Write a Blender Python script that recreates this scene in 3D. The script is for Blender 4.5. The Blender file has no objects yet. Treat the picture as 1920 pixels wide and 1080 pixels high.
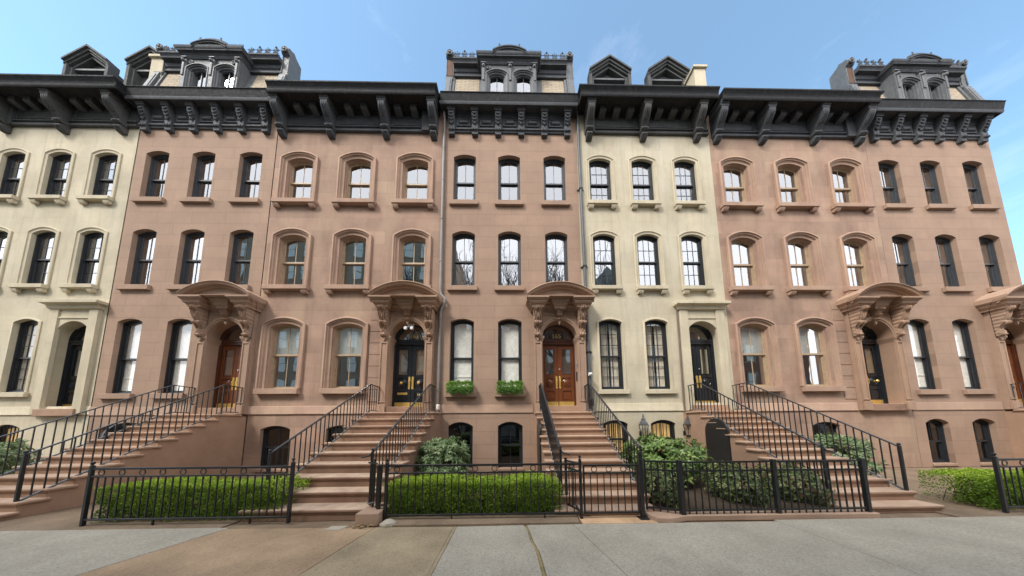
import bpy, bmesh, math, random
from mathutils import Vector, Matrix
from mathutils.geometry import tessellate_polygon
R = math.radians
scene = bpy.context.scene
COL = scene.collection
rnd = random.Random(7)

# ------------------------------------------------------------------ objects
def tag(o, label=None, cat=None, group=None, kind=None):
    if label: o['label'] = label
    if cat: o['category'] = cat
    if group: o['group'] = group
    if kind: o['kind'] = kind
    return o

def empty(name, loc, label=None, cat=None, group=None):
    o = bpy.data.objects.new(name, None); COL.objects.link(o)
    o.location = loc; o.empty_display_size = .3
    return tag(o, label, cat, group)

def wloc(o):
    v = Vector((0, 0, 0))
    while o: v += o.location; o = o.parent
    return v

def kids(o): return [c for c in bpy.data.objects if c.parent == o]

def copy_tree(o, parent=None, skip=()):
    c = o.copy(); COL.objects.link(c); c.parent = parent
    for ch in kids(o):
        if ch.name.split('.')[0] in skip: continue
        copy_tree(ch, c, skip)
    return c

class MB:
    """collects shapes given in world metres and links them as one mesh object"""
    def __init__(s): s.v = []; s.f = []
    def add(s, vs, fs):
        b = len(s.v); s.v += [tuple(p) for p in vs]; s.f += [tuple(i + b for i in f) for f in fs]; return s
    def box(s, x0, x1, y0, y1, z0, z1):
        return s.add([(x0,y0,z0),(x1,y0,z0),(x1,y1,z0),(x0,y1,z0),(x0,y0,z1),(x1,y0,z1),(x1,y1,z1),(x0,y1,z1)],
            [(0,3,2,1),(4,5,6,7),(0,1,5,4),(1,2,6,5),(2,3,7,6),(3,0,4,7)])
    def prism_y(s, poly, y0, y1):            # polygon in x,z pushed along y
        n = len(poly)
        vs = [(x,y0,z) for x,z in poly] + [(x,y1,z) for x,z in poly]
        fs = [tuple(range(n)), tuple(range(2*n-1, n-1, -1))] + [(i,(i+1)%n,(i+1)%n+n,i+n) for i in range(n)]
        return s.add(vs, fs)
    def prism_x(s, poly, x0, x1):            # polygon in y,z pushed along x
        n = len(poly)
        vs = [(x0,y,z) for y,z in poly] + [(x1,y,z) for y,z in poly]
        fs = [tuple(range(n)), tuple(range(2*n-1, n-1, -1))] + [(i,(i+1)%n,(i+1)%n+n,i+n) for i in range(n)]
        return s.add(vs, fs)
    def prism_z(s, poly, z0, z1):
        n = len(poly)
        vs = [(x,y,z0) for x,y in poly] + [(x,y,z1) for x,y in poly]
        fs = [tuple(range(n)), tuple(range(2*n-1, n-1, -1))] + [(i,(i+1)%n,(i+1)%n+n,i+n) for i in range(n)]
        return s.add(vs, fs)
    def holed(s, loops, y):                  # flat sheet in the x,z plane with holes
        pts = [[Vector((x, z, 0)) for x, z in l] for l in loops]
        tri = tessellate_polygon(pts)
        flat = [(x, y, z) for l in loops for x, z in l]
        return s.add(flat, tri)
    def strip(s, outs, closed=False):        # joins successive equal-length outlines
        n = len(outs[0]); b = []
        for o in outs: b += o
        fs = []
        for k in range(len(outs)-1):
            for i in range(n if closed else n-1):
                j = (i+1) % n
                fs.append((k*n+i, k*n+j, (k+1)*n+j, (k+1)*n+i))
        return s.add(b, fs)
    def run(s, prof, x0, x1, yb=0, rl=True, rr=True, yback=None):   # moulding along x with mitred returns; prof (p,z)
        yk = yb if yback is None else yback
        n = len(prof); vs = []
        for p, z in prof:
            a = x0 - (p if rl else 0); c = x1 + (p if rr else 0)
            vs += [(a,yk,z),(a,yb-p,z),(c,yb-p,z),(c,yk,z)]
        fs = []
        for i in range(n-1):
            for j in range(3): fs.append((4*i+j, 4*i+j+1, 4*i+4+j+1, 4*i+4+j))
        fs.append((0,1,2,3)); k = 4*(n-1); fs.append((k,k+3,k+2,k+1))
        return s.add(vs, fs)
    def tube(s, pts, r, n=8, caps=True, r1=None):
        pts = [Vector(p) for p in pts]; m = len(pts); vs = []; fs = []
        up = Vector((0.13,0.31,0.94)); prev = None
        for i, p in enumerate(pts):
            d = (pts[min(i+1,m-1)] - pts[max(i-1,0)]).normalized()
            if prev is None:
                a = d.cross(up)
                if a.length < 1e-3: a = d.cross(Vector((1,0,0)))
            else: a = prev - d*prev.dot(d)
            a.normalize(); prev = a; b = d.cross(a)
            rr = r if r1 is None else r + (r1-r)*i/(m-1)
            for k in range(n):
                t = 2*math.pi*k/n; vs.append(p + a*(rr*math.cos(t)) + b*(rr*math.sin(t)))
        for i in range(m-1):
            for k in range(n): fs.append((i*n+k, i*n+(k+1)%n, (i+1)*n+(k+1)%n, (i+1)*n+k))
        if caps: fs += [tuple(range(n-1,-1,-1)), tuple((m-1)*n+k for k in range(n))]
        return s.add(vs, fs)
    def bar(s, p, q, w, h, side=(1,0,0)):    # rectangular bar, w along side
        p, q = Vector(p), Vector(q); d = (q-p).normalized(); a = Vector(side); a = (a - d*a.dot(d)).normalized(); b = d.cross(a)
        a *= w/2; b *= h/2
        vs = [p-a-b,p+a-b,p+a+b,p-a+b,q-a-b,q+a-b,q+a+b,q-a+b]
        return s.add(vs, [(0,3,2,1),(4,5,6,7),(0,1,5,4),(1,2,6,5),(2,3,7,6),(3,0,4,7)])
    def lathe(s, prof, c, axis='z', n=16):   # prof (radius, height)
        vs = []; fs = []; m = len(prof)
        for r, h in prof:
            for k in range(n):
                t = 2*math.pi*k/n; u, v = r*math.cos(t), r*math.sin(t)
                vs.append((c[0]+u,c[1]+v,c[2]+h) if axis=='z' else (c[0]+u,c[1]-h,c[2]+v))
        for i in range(m-1):
            for k in range(n): fs.append((i*n+k, i*n+(k+1)%n, (i+1)*n+(k+1)%n, (i+1)*n+k))
        fs += [tuple(range(n-1,-1,-1)), tuple((m-1)*n+k for k in range(n))]
        return s.add(vs, fs)
    def ball(s, c, r, n=10): return s.lathe([(r*math.sin(math.pi*(i+.02)/(6.04)), -r*math.cos(math.pi*(i+.02)/6.04)) for i in range(7)], c, 'z', n)
    def ring(s, c, r, t, n=20):              # torus in the x,z plane
        return s.tube([(c[0]+r*math.cos(2*math.pi*k/n), c[1], c[2]+r*math.sin(2*math.pi*k/n)) for k in range(n+1)], t, 6, False)
    def build(s, name, mat, parent=None, label=None, bevel=0, smooth=True, fix=True, seg=2, loc=None):
        me = bpy.data.meshes.new(name)
        off = wloc(parent) if parent else Vector(loc or (0,0,0))
        me.from_pydata([(x-off.x, y-off.y, z-off.z) for x,y,z in s.v], [], s.f)
        if fix:
            bm = bmesh.new(); bm.from_mesh(me); bmesh.ops.recalc_face_normals(bm, faces=bm.faces); bm.to_mesh(me); bm.free()
        if smooth:
            me.polygons.foreach_set('use_smooth', [True]*len(me.polygons)); me.set_sharp_from_angle(angle=R(38))
        me.materials.append(mat)
        o = bpy.data.objects.new(name, me); COL.objects.link(o)
        if parent: o.parent = parent
        else: o.location = off
        if label: o['label'] = label
        if bevel:
            b = o.modifiers.new('bevel','BEVEL'); b.width = bevel; b.segments = seg; b.limit_method = 'ANGLE'; b.angle_limit = R(40)
        return o

def arch(cx, w, z0, zs, rise, u=0, n=14, u0=None):
    """outline (x,z) of an arched opening grown by u; runs left foot, arch, right foot"""
    a = w/2; Rr = (a*a + rise*rise)/(2*rise); zc = zs + rise - Rr
    a2 = a+u; R2 = Rr+u; zb = z0 - (u if u0 is None else u0)
    pts = [(cx-a2, zb)]
    t0 = math.acos(max(-1, min(1, a2/R2)))
    for k in range(n+1):
        t = math.pi - t0 - (math.pi-2*t0)*k/n
        pts.append((cx+R2*math.cos(t), zc+R2*math.sin(t)))
    pts.append((cx+a2, zb)); return pts
def P3(pts, y): return [(x,y,z) for x,z in pts]
def arcx(cx, a, ztip, rise, u, n=24):        # segmental arc cut vertically at x = cx +- a
    Rr = (a*a+rise*rise)/(2*rise); zc = ztip+rise-Rr
    return [(cx-a+2*a*k/n, zc+math.sqrt(max(0,(Rr+u)**2-(-a+2*a*k/n)**2))) for k in range(n+1)]

# ------------------------------------------------------------------ materials
def newmat(name):
    m = bpy.data.materials.new(name); m.use_nodes = True
    nt = m.node_tree; b = nt.nodes['Principled BSDF']; return m, nt, b
def N(nt, t, **kw):
    n = nt.nodes.new(t)
    for k, v in kw.items():
        if k in n.inputs: n.inputs[k].default_value = v
        else: setattr(n, k, v)
    return n
def L(nt, a, b): nt.links.new(a, b)
def mixc(nt, fac, a, b, mode='MIX'):
    n = nt.nodes.new('ShaderNodeMix'); n.data_type = 'RGBA'; n.blend_type = mode
    for sock, v in ((n.inputs[0], fac), (n.inputs[6], a), (n.inputs[7], b)):
        if hasattr(v, 'links'): L(nt, v, sock)
        else: sock.default_value = v if isinstance(v,(int,float)) else (*v, 1)
    return n.outputs[2]
def ramp(nt, src, lo, hi, a=0., b=1.):
    n = nt.nodes.new('ShaderNodeMapRange'); n.inputs[1].default_value = lo; n.inputs[2].default_value = hi
    n.inputs[3].default_value = a; n.inputs[4].default_value = b; L(nt, src, n.inputs[0]); return n.outputs[0]
def pos(nt):
    g = nt.nodes.new('ShaderNodeNewGeometry'); g.name = '_g'; return g.outputs['Position']
def scl(nt, vec, s):
    n = nt.nodes.new('ShaderNodeVectorMath'); n.operation = 'MULTIPLY'; n.inputs[1].default_value = s; L(nt, vec, n.inputs[0]); return n.outputs[0]
def noise(nt, vec, scale, detail=4, rough=.55):
    n = N(nt, 'ShaderNodeTexNoise', Scale=scale, Detail=detail, Roughness=rough); L(nt, vec, n.inputs['Vector']); return n.outputs['Fac']
def bump(nt, b, h, strength, dist=.01, prev=None):
    n = N(nt, 'ShaderNodeBump', Strength=strength, Distance=dist); L(nt, h, n.inputs['Height'])
    if prev: L(nt, prev, n.inputs['Normal'])
    L(nt, n.outputs[0], b.inputs['Normal']); return n.outputs[0]
def c3(c, k): return tuple(min(1,x*k) for x in c)

def stone(name, c, dark=.8, light=1.12, bw=1.25, bh=.46, mort=.006, joint=.78, stain=.25, rough=.85, patch=.9, grain=.25, streak=.2, warm=None, tread=None, blk=.93):
    m, nt, b = newmat(name); p = pos(nt)
    n1 = noise(nt, p, patch, 5, .6); n2 = noise(nt, p, 9, 5, .6); n3 = noise(nt, p, 160, 2, .6)
    col = mixc(nt, ramp(nt, n1, .32, .68), c3(c, dark), c3(c, light))
    if warm: col = mixc(nt, ramp(nt, noise(nt, scl(nt, p, (1.7,1,.8)), .55, 3), .45, .7), col, warm)
    col = mixc(nt, ramp(nt, n2, .35, .75, 0, .35), col, c3(c, .82))
    st = noise(nt, scl(nt, p, (3.2,3.2,.28)), 1.6, 5, .65)
    col = mixc(nt, ramp(nt, st, .5, .78, 0, streak), col, c3(c, .55))
    bl = noise(nt, p, 2.3, 6, .7)
    col = mixc(nt, ramp(nt, bl, .58, .75, 0, stain), col, c3(c, .62))
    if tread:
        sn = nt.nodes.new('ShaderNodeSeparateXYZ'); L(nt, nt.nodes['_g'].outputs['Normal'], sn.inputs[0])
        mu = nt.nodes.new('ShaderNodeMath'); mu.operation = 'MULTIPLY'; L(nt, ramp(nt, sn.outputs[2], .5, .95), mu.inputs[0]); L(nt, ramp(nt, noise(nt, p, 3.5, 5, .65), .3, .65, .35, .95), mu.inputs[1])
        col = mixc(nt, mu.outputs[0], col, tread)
    h = ramp(nt, n3, 0, 1, 0, grain)
    if bw:
        s = nt.nodes.new('ShaderNodeSeparateXYZ'); L(nt, p, s.inputs[0])
        cb = nt.nodes.new('ShaderNodeCombineXYZ'); L(nt, s.outputs[0], cb.inputs[0]); L(nt, s.outputs[2], cb.inputs[1])
        br = N(nt, 'ShaderNodeTexBrick', Scale=1., **{'Brick Width': bw, 'Row Height': bh, 'Mortar Size': mort, 'Mortar Smooth': .2})
        br.inputs['Color1'].default_value = (1,1,1,1); br.inputs['Color2'].default_value = (blk,blk,blk*1.01,1); br.inputs['Mortar'].default_value = (joint,joint,joint,1)
        L(nt, cb.outputs[0], br.inputs['Vector']); col = mixc(nt, 1., col, br.outputs['Color'], 'MULTIPLY')
        inv = nt.nodes.new('ShaderNodeMath'); inv.operation = 'MULTIPLY_ADD'; inv.inputs[1].default_value = -.8; L(nt, br.outputs['Fac'], inv.inputs[0]); L(nt, h, inv.inputs[2]); h = inv.outputs[0]
    L(nt, col, b.inputs['Base Color']); b.inputs['Roughness'].default_value = rough
    b.inputs['Specular IOR Level'].default_value = .25
    bump(nt, b, h, .55, .008); return m

def paint(name, c, rough=.45, wear=None, wamt=.3, scale=5, metal=0., spec=.5, bumpy=.15):
    m, nt, b = newmat(name); p = pos(nt)
    n = noise(nt, p, scale, 6, .65)
    col = mixc(nt, ramp(nt, n, .3, .7), c3(c, .8), c3(c, 1.2))
    if wear: col = mixc(nt, ramp(nt, noise(nt, scl(nt, p, (1,1,.35)), scale*3, 6, .7), .55, .75, 0, wamt), col, wear)
    L(nt, col, b.inputs['Base Color']); b.inputs['Metallic'].default_value = metal; b.inputs['Specular IOR Level'].default_value = spec
    L(nt, ramp(nt, noise(nt, p, scale*4), .3, .7, rough*.8, min(1, rough*1.25)), b.inputs['Roughness'])
    bump(nt, b, noise(nt, p, 60, 3), bumpy, .004); return m

def wood(name, c1, c2, rough=.3):
    m, nt, b = newmat(name); p = pos(nt)
    n = noise(nt, scl(nt, p, (24,24,1.5)), 1.5, 6, .65); n2 = noise(nt, p, 2.2, 3)
    col = mixc(nt, ramp(nt, n, .3, .7), c1, c2); col = mixc(nt, ramp(nt, n2, .35, .75, 0, .45), col, c3(c1, .6))
    L(nt, col, b.inputs['Base Color']); b.inputs['Roughness'].default_value = rough; b.inputs['Coat Weight'].default_value = .1
    bump(nt, b, n, .08, .003); return m

def glass(name, refl=.4, tint=(.8,.83,.84), wave=.02):
    m, nt, b = newmat(name); nt.nodes.remove(b)
    out = nt.nodes['Material Output']; p = pos(nt)
    bp = N(nt, 'ShaderNodeBump', Strength=.12, Distance=wave); L(nt, noise(nt, p, 1.6, 1), bp.inputs['Height'])
    g = N(nt, 'ShaderNodeBsdfGlossy', Roughness=.0); g.inputs['Color'].default_value = (.97,.98,1,1); L(nt, bp.outputs[0], g.inputs['Normal'])
    t = nt.nodes.new('ShaderNodeBsdfTransparent'); t.inputs['Color'].default_value = (*tint,1)
    ge = nt.nodes.new('ShaderNodeNewGeometry'); dt = nt.nodes.new('ShaderNodeVectorMath'); dt.operation = 'DOT_PRODUCT'; L(nt, ge.outputs['Incoming'], dt.inputs[0]); L(nt, ge.outputs['Normal'], dt.inputs[1])
    ab = nt.nodes.new('ShaderNodeMath'); ab.operation = 'ABSOLUTE'; L(nt, dt.outputs['Value'], ab.inputs[0])
    om = nt.nodes.new('ShaderNodeMath'); om.operation = 'SUBTRACT'; om.inputs[0].default_value = 1.; L(nt, ab.outputs[0], om.inputs[1])
    pw = nt.nodes.new('ShaderNodeMath'); pw.operation = 'POWER'; pw.inputs[1].default_value = 4.; L(nt, om.outputs[0], pw.inputs[0])
    f = ramp(nt, pw.outputs[0], 0., 1., refl, 1.)
    mx = nt.nodes.new('ShaderNodeMixShader'); L(nt, f, mx.inputs[0]); L(nt, t.outputs[0], mx.inputs[1]); L(nt, g.outputs[0], mx.inputs[2])
    L(nt, mx.outputs[0], out.inputs['Surface']); return m

def plain(name, c, rough=.8, metal=0., emit=0., spec=.5):
    m, nt, b = newmat(name); p = pos(nt)
    col = mixc(nt, ramp(nt, noise(nt, p, 14, 4), .3, .7), c3(c,.88), c3(c,1.1)); L(nt, col, b.inputs['Base Color'])
    b.inputs['Roughness'].default_value = rough; b.inputs['Metallic'].default_value = metal; b.inputs['Specular IOR Level'].default_value = spec
    if emit: b.inputs['Emission Color'].default_value = (*c,1); b.inputs['Emission Strength'].default_value = emit
    return m

def leafmat(name, ca, cb, cc, rough=.45, trans=.25):
    m, nt, b = newmat(name); out = nt.nodes['Material Output']
    at = nt.nodes.new('ShaderNodeAttribute'); at.attribute_name = 'leafvar'
    col = mixc(nt, ramp(nt, at.outputs['Fac'], 0, .5), ca, cb); col = mixc(nt, ramp(nt, at.outputs['Fac'], .5, 1.), col, cc)
    L(nt, col, b.inputs['Base Color']); b.inputs['Roughness'].default_value = rough; b.inputs['Specular IOR Level'].default_value = .35
    t = nt.nodes.new('ShaderNodeBsdfTranslucent'); L(nt, col, t.inputs['Color'])
    mx = nt.nodes.new('ShaderNodeMixShader'); mx.inputs[0].default_value = trans
    L(nt, b.outputs[0], mx.inputs[1]); L(nt, t.outputs[0], mx.inputs[2]); L(nt, mx.outputs[0], out.inputs['Surface']); return m

def pave(name, c, dark=.75, light=1.15, speck=.5, crack=.0):
    m, nt, b = newmat(name); p = pos(nt)
    col = mixc(nt, ramp(nt, noise(nt, p, 1.3, 5, .6), .3, .7), c3(c,dark), c3(c,light))
    col = mixc(nt, ramp(nt, noise(nt, scl(nt, p, (1,.4,1)), 5, 6, .7), .55, .8, 0, .5), col, c3(c,.55))
    sp = noise(nt, p, 30, 5, .8); col = mixc(nt, ramp(nt, sp, .52, .70, 0, speck), col, c3(c,.42)); col = mixc(nt, ramp(nt, sp, .28, .42, speck*.7, 0), col, c3(c,1.5))
    vc = N(nt, 'ShaderNodeTexVoronoi', Scale=75.); L(nt, p, vc.inputs['Vector']); sx = nt.nodes.new('ShaderNodeSeparateColor'); L(nt, vc.outputs['Color'], sx.inputs[0])
    col = mixc(nt, ramp(nt, sx.outputs[0], 0, .5, .45*speck, 0), col, c3(c,.55)); col = mixc(nt, ramp(nt, sx.outputs[1], .6, 1., 0, .28*speck), col, c3(c,1.5))
    v = N(nt, 'ShaderNodeTexVoronoi', Scale=30.); L(nt, p, v.inputs['Vector']); col = mixc(nt, ramp(nt, v.outputs['Distance'], .03, .16, .35*speck, 0), col, c3(c,.3))
    v2 = N(nt, 'ShaderNodeTexVoronoi', Scale=4.5); L(nt, p, v2.inputs['Vector']); col = mixc(nt, ramp(nt, v2.outputs['Distance'], .05, .075, .6*speck, 0), col, c3(c,.4))
    L(nt, col, b.inputs['Base Color']); b.inputs['Roughness'].default_value = .9; b.inputs['Specular IOR Level'].default_value = .2
    bump(nt, b, noise(nt, p, 110, 4, .7), .5, .006); return m

def brickmat(name, c1, c2, mortar, bw=.22, bh=.075, ms=.008):
    m, nt, b = newmat(name); p = pos(nt)
    s = nt.nodes.new('ShaderNodeSeparateXYZ'); L(nt, p, s.inputs[0])
    cb = nt.nodes.new('ShaderNodeCombineXYZ'); L(nt, s.outputs[0], cb.inputs[0]); L(nt, s.outputs[2], cb.inputs[1])
    br = N(nt, 'ShaderNodeTexBrick', Scale=1., **{'Brick Width': bw, 'Row Height': bh, 'Mortar Size': ms, 'Mortar Smooth': .1})
    for k, c in (('Color1',c1),('Color2',c2),('Mortar',mortar)): br.inputs[k].default_value = (*c,1)
    L(nt, cb.outputs[0], br.inputs['Vector'])
    col = mixc(nt, ramp(nt, noise(nt, p, 3, 5), .3, .75, 0, .5), br.outputs['Color'], c3(c1,.55))
    L(nt, col, b.inputs['Base Color']); b.inputs['Roughness'].default_value = .9
    bump(nt, b, ramp(nt, br.outputs['Fac'], 0, 1, 1, 0), .6, .01); return m

M = {}
BROWN=(.375,.25,.178); BROWN_L=(.415,.268,.195); CREAM=(.575,.50,.36)
M['stone165'] = stone('smooth brownstone', BROWN, .88, 1.09, 1.25, .455, .007, .76, .18, streak=.16)
M['trim165'] = stone('carved brownstone', c3(BROWN,.98), .85, 1.1, 0, stain=.25, streak=.25)
M['stone163'] = stone('weathered brownstone', BROWN_L, .70, 1.2, 1.35, .52, .007, .80, .5, streak=.4, blk=.80, patch=.75, warm=(.46,.32,.22))
M['trim163'] = stone('weathered brownstone trim', c3(BROWN_L,.98), .78, 1.12, 0, stain=.35, streak=.35, warm=(.45,.31,.215))
M['portal163'] = stone('carved brownstone portal', (.375,.242,.165), .82, 1.12, 0, stain=.3, streak=.3)
M['cream'] = stone('cream limewashed stone', CREAM, .78, 1.13, 1.5, .62, .005, .90, .4, streak=.5, patch=.6, warm=(.60,.54,.41))
M['creamtrim'] = stone('cream stone trim', c3(CREAM,.98), .84, 1.1, 0, stain=.3, streak=.4)
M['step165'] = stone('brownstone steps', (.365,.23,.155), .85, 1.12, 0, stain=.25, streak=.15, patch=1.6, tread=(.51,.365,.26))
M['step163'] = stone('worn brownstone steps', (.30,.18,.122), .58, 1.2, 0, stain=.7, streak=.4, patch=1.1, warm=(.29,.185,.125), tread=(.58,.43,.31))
M['cornice'] = paint('dark painted cornice', (.075,.079,.085), .75, (.16,.165,.17), .5, 4, 0., .2)
M['gutter'] = paint('black weathered gutter', (.030,.030,.031), .8, (.12,.12,.115), .45, 3, 0., .2)
M['rust'] = paint('rusted tin', (.12,.06,.035), .9, (.05,.03,.02), .6, 8)
M['cornice167'] = paint('dark bronze painted cornice', (.078,.078,.076), .75, (.16,.16,.15), .5, 4, 0., .2)
M['mansard'] = paint('grey painted tin', (.10,.104,.107), .6, (.20,.20,.19), .5, 6)
M['palebrick'] = brickmat('pale painted brick', (.46,.37,.26), (.40,.32,.225), (.20,.16,.12), .34, .115, .012)
M['frame165'] = paint('grey window frame', (.050,.054,.060), .4, None, 0, 6)
M['frameblk'] = paint('black window frame', (.022,.024,.028), .38, None, 0, 6)
M['frame163'] = paint('tan window sash', (.40,.29,.185), .55, None, 0, 6)
M['iron'] = paint('black painted iron', (.014,.015,.016), .34, (.07,.07,.07), .3, 12)
M['ironrail'] = paint('worn iron rail', (.022,.023,.025), .5, (.13,.135,.14), .45, 14)
M['bottomrail'] = paint('worn silver rail edge', (.10,.10,.10), .5, (.62,.62,.62), .95, 5)
M['pipe163'] = paint('grey downpipe', (.20,.185,.17), .5, (.12,.10,.09), .4, 3)
M['pipe165'] = paint('dark downpipe', (.075,.08,.085), .5, (.13,.13,.13), .3, 3)
M['pipebrown'] = paint('brown iron pipe', (.16,.11,.09), .6, (.30,.27,.25), .3, 4)
M['mahogany'] = wood('varnished mahogany', (.125,.036,.013), (.215,.070,.024))
M['mahogdark'] = wood('dark mahogany', (.060,.018,.009), (.105,.033,.014))
M['blackdoor'] = paint('black gloss paint', (.017,.019,.023), .22, None, 0, 3, bumpy=.04)
M['brass'] = plain('polished brass', (.85,.58,.17), .38, .7)
M['chrome'] = plain('steel', (.6,.6,.6), .3, 1.)
M['gold'] = plain('gold leaf', (.85,.60,.18), .5, 0.)
M['glass'] = glass('window glass', .37); M['glasshi'] = glass('sky window glass', .27, (.75,.78,.8)); M['glasslo'] = glass('parlour glass', .13, (.98,.98,.97), .015)
M['doorglass'] = glass('door glass', .5)
M['glassdark'] = glass('basement glass', .14, (.4,.4,.4), .03)
M['shade'] = plain('white linen blind', (.90,.88,.82), .9)
M['sheer'] = plain('pale curtain', (.80,.74,.64), .9)
M['slatshade'] = paint('tan slatted blind', (.25,.19,.125), .6, (.1,.07,.05), .8, 8)
M['room'] = plain('dark room', (.05,.045,.04), .9)
M['warmroom'] = plain('lamplit blind', (.80,.52,.20), .9, 0., .16)
M['white'] = plain('white plastic', (.78,.78,.76), .4)
M['black'] = plain('black plastic', (.015,.015,.016), .4)
M['lamp'] = plain('pale lantern pane', (.75,.6,.35), .3)
M['tan'] = pave('tan concrete', (.37,.29,.185), .62, 1.15, .8)
M['tan2'] = pave('orange stained concrete', (.38,.265,.165), .65, 1.15, .7)
M['grey'] = pave('grey pavement', (.385,.345,.275), .80, 1.12, .9)
M['coping'] = pave('stained stone kerb', (.25,.18,.12), .6, 1.2, .45)
M['apron'] = pave('orange flagstone', (.52,.34,.20), .75, 1.35, .35)
M['gapfill'] = pave('yellow joint filler', (.36,.27,.13), .35, 1.5, .9)
M['road'] = pave('asphalt', (.055,.055,.057), .8, 1.2, .5)
M['soil'] = pave('garden soil', (.085,.06,.04), .6, 1.2, .6)
M['rock'] = stone('pale rough stone', (.42,.37,.29), .7, 1.15, 0, stain=.4)
M['block'] = stone('brownstone block', (.40,.27,.19), .8, 1.15, 0, stain=.35)
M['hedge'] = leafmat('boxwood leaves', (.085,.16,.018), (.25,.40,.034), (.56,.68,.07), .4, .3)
M['twig'] = plain('brown twigs', (.07,.05,.035), .9)
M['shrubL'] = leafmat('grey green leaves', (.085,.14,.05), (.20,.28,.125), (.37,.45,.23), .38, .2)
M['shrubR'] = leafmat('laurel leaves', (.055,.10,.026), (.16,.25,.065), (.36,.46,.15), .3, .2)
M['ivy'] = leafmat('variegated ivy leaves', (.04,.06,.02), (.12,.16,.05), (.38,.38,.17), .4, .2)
M['trail'] = leafmat('trailing plant leaves', (.055,.14,.018), (.13,.27,.03), (.26,.42,.055), .4, .3)
M['deadleaf'] = leafmat('dead leaves', (.16,.09,.04), (.3,.18,.08), (.5,.38,.22), .8, .1)
M['bark'] = plain('tree bark', (.10,.085,.075), .95)
M['oppA'] = brickmat('brown brick', (.47,.33,.235), (.42,.29,.20), (.5,.42,.33))
M['oppB'] = brickmat('red brick', (.38,.15,.085), (.32,.125,.075), (.30,.22,.17))
M['oppC'] = stone('grey limestone', (.5,.46,.40), .8, 1.1, .9, .4)
M['slate'] = paint('slate roof', (.06,.062,.066), .7, None, 0, 3)

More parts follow.
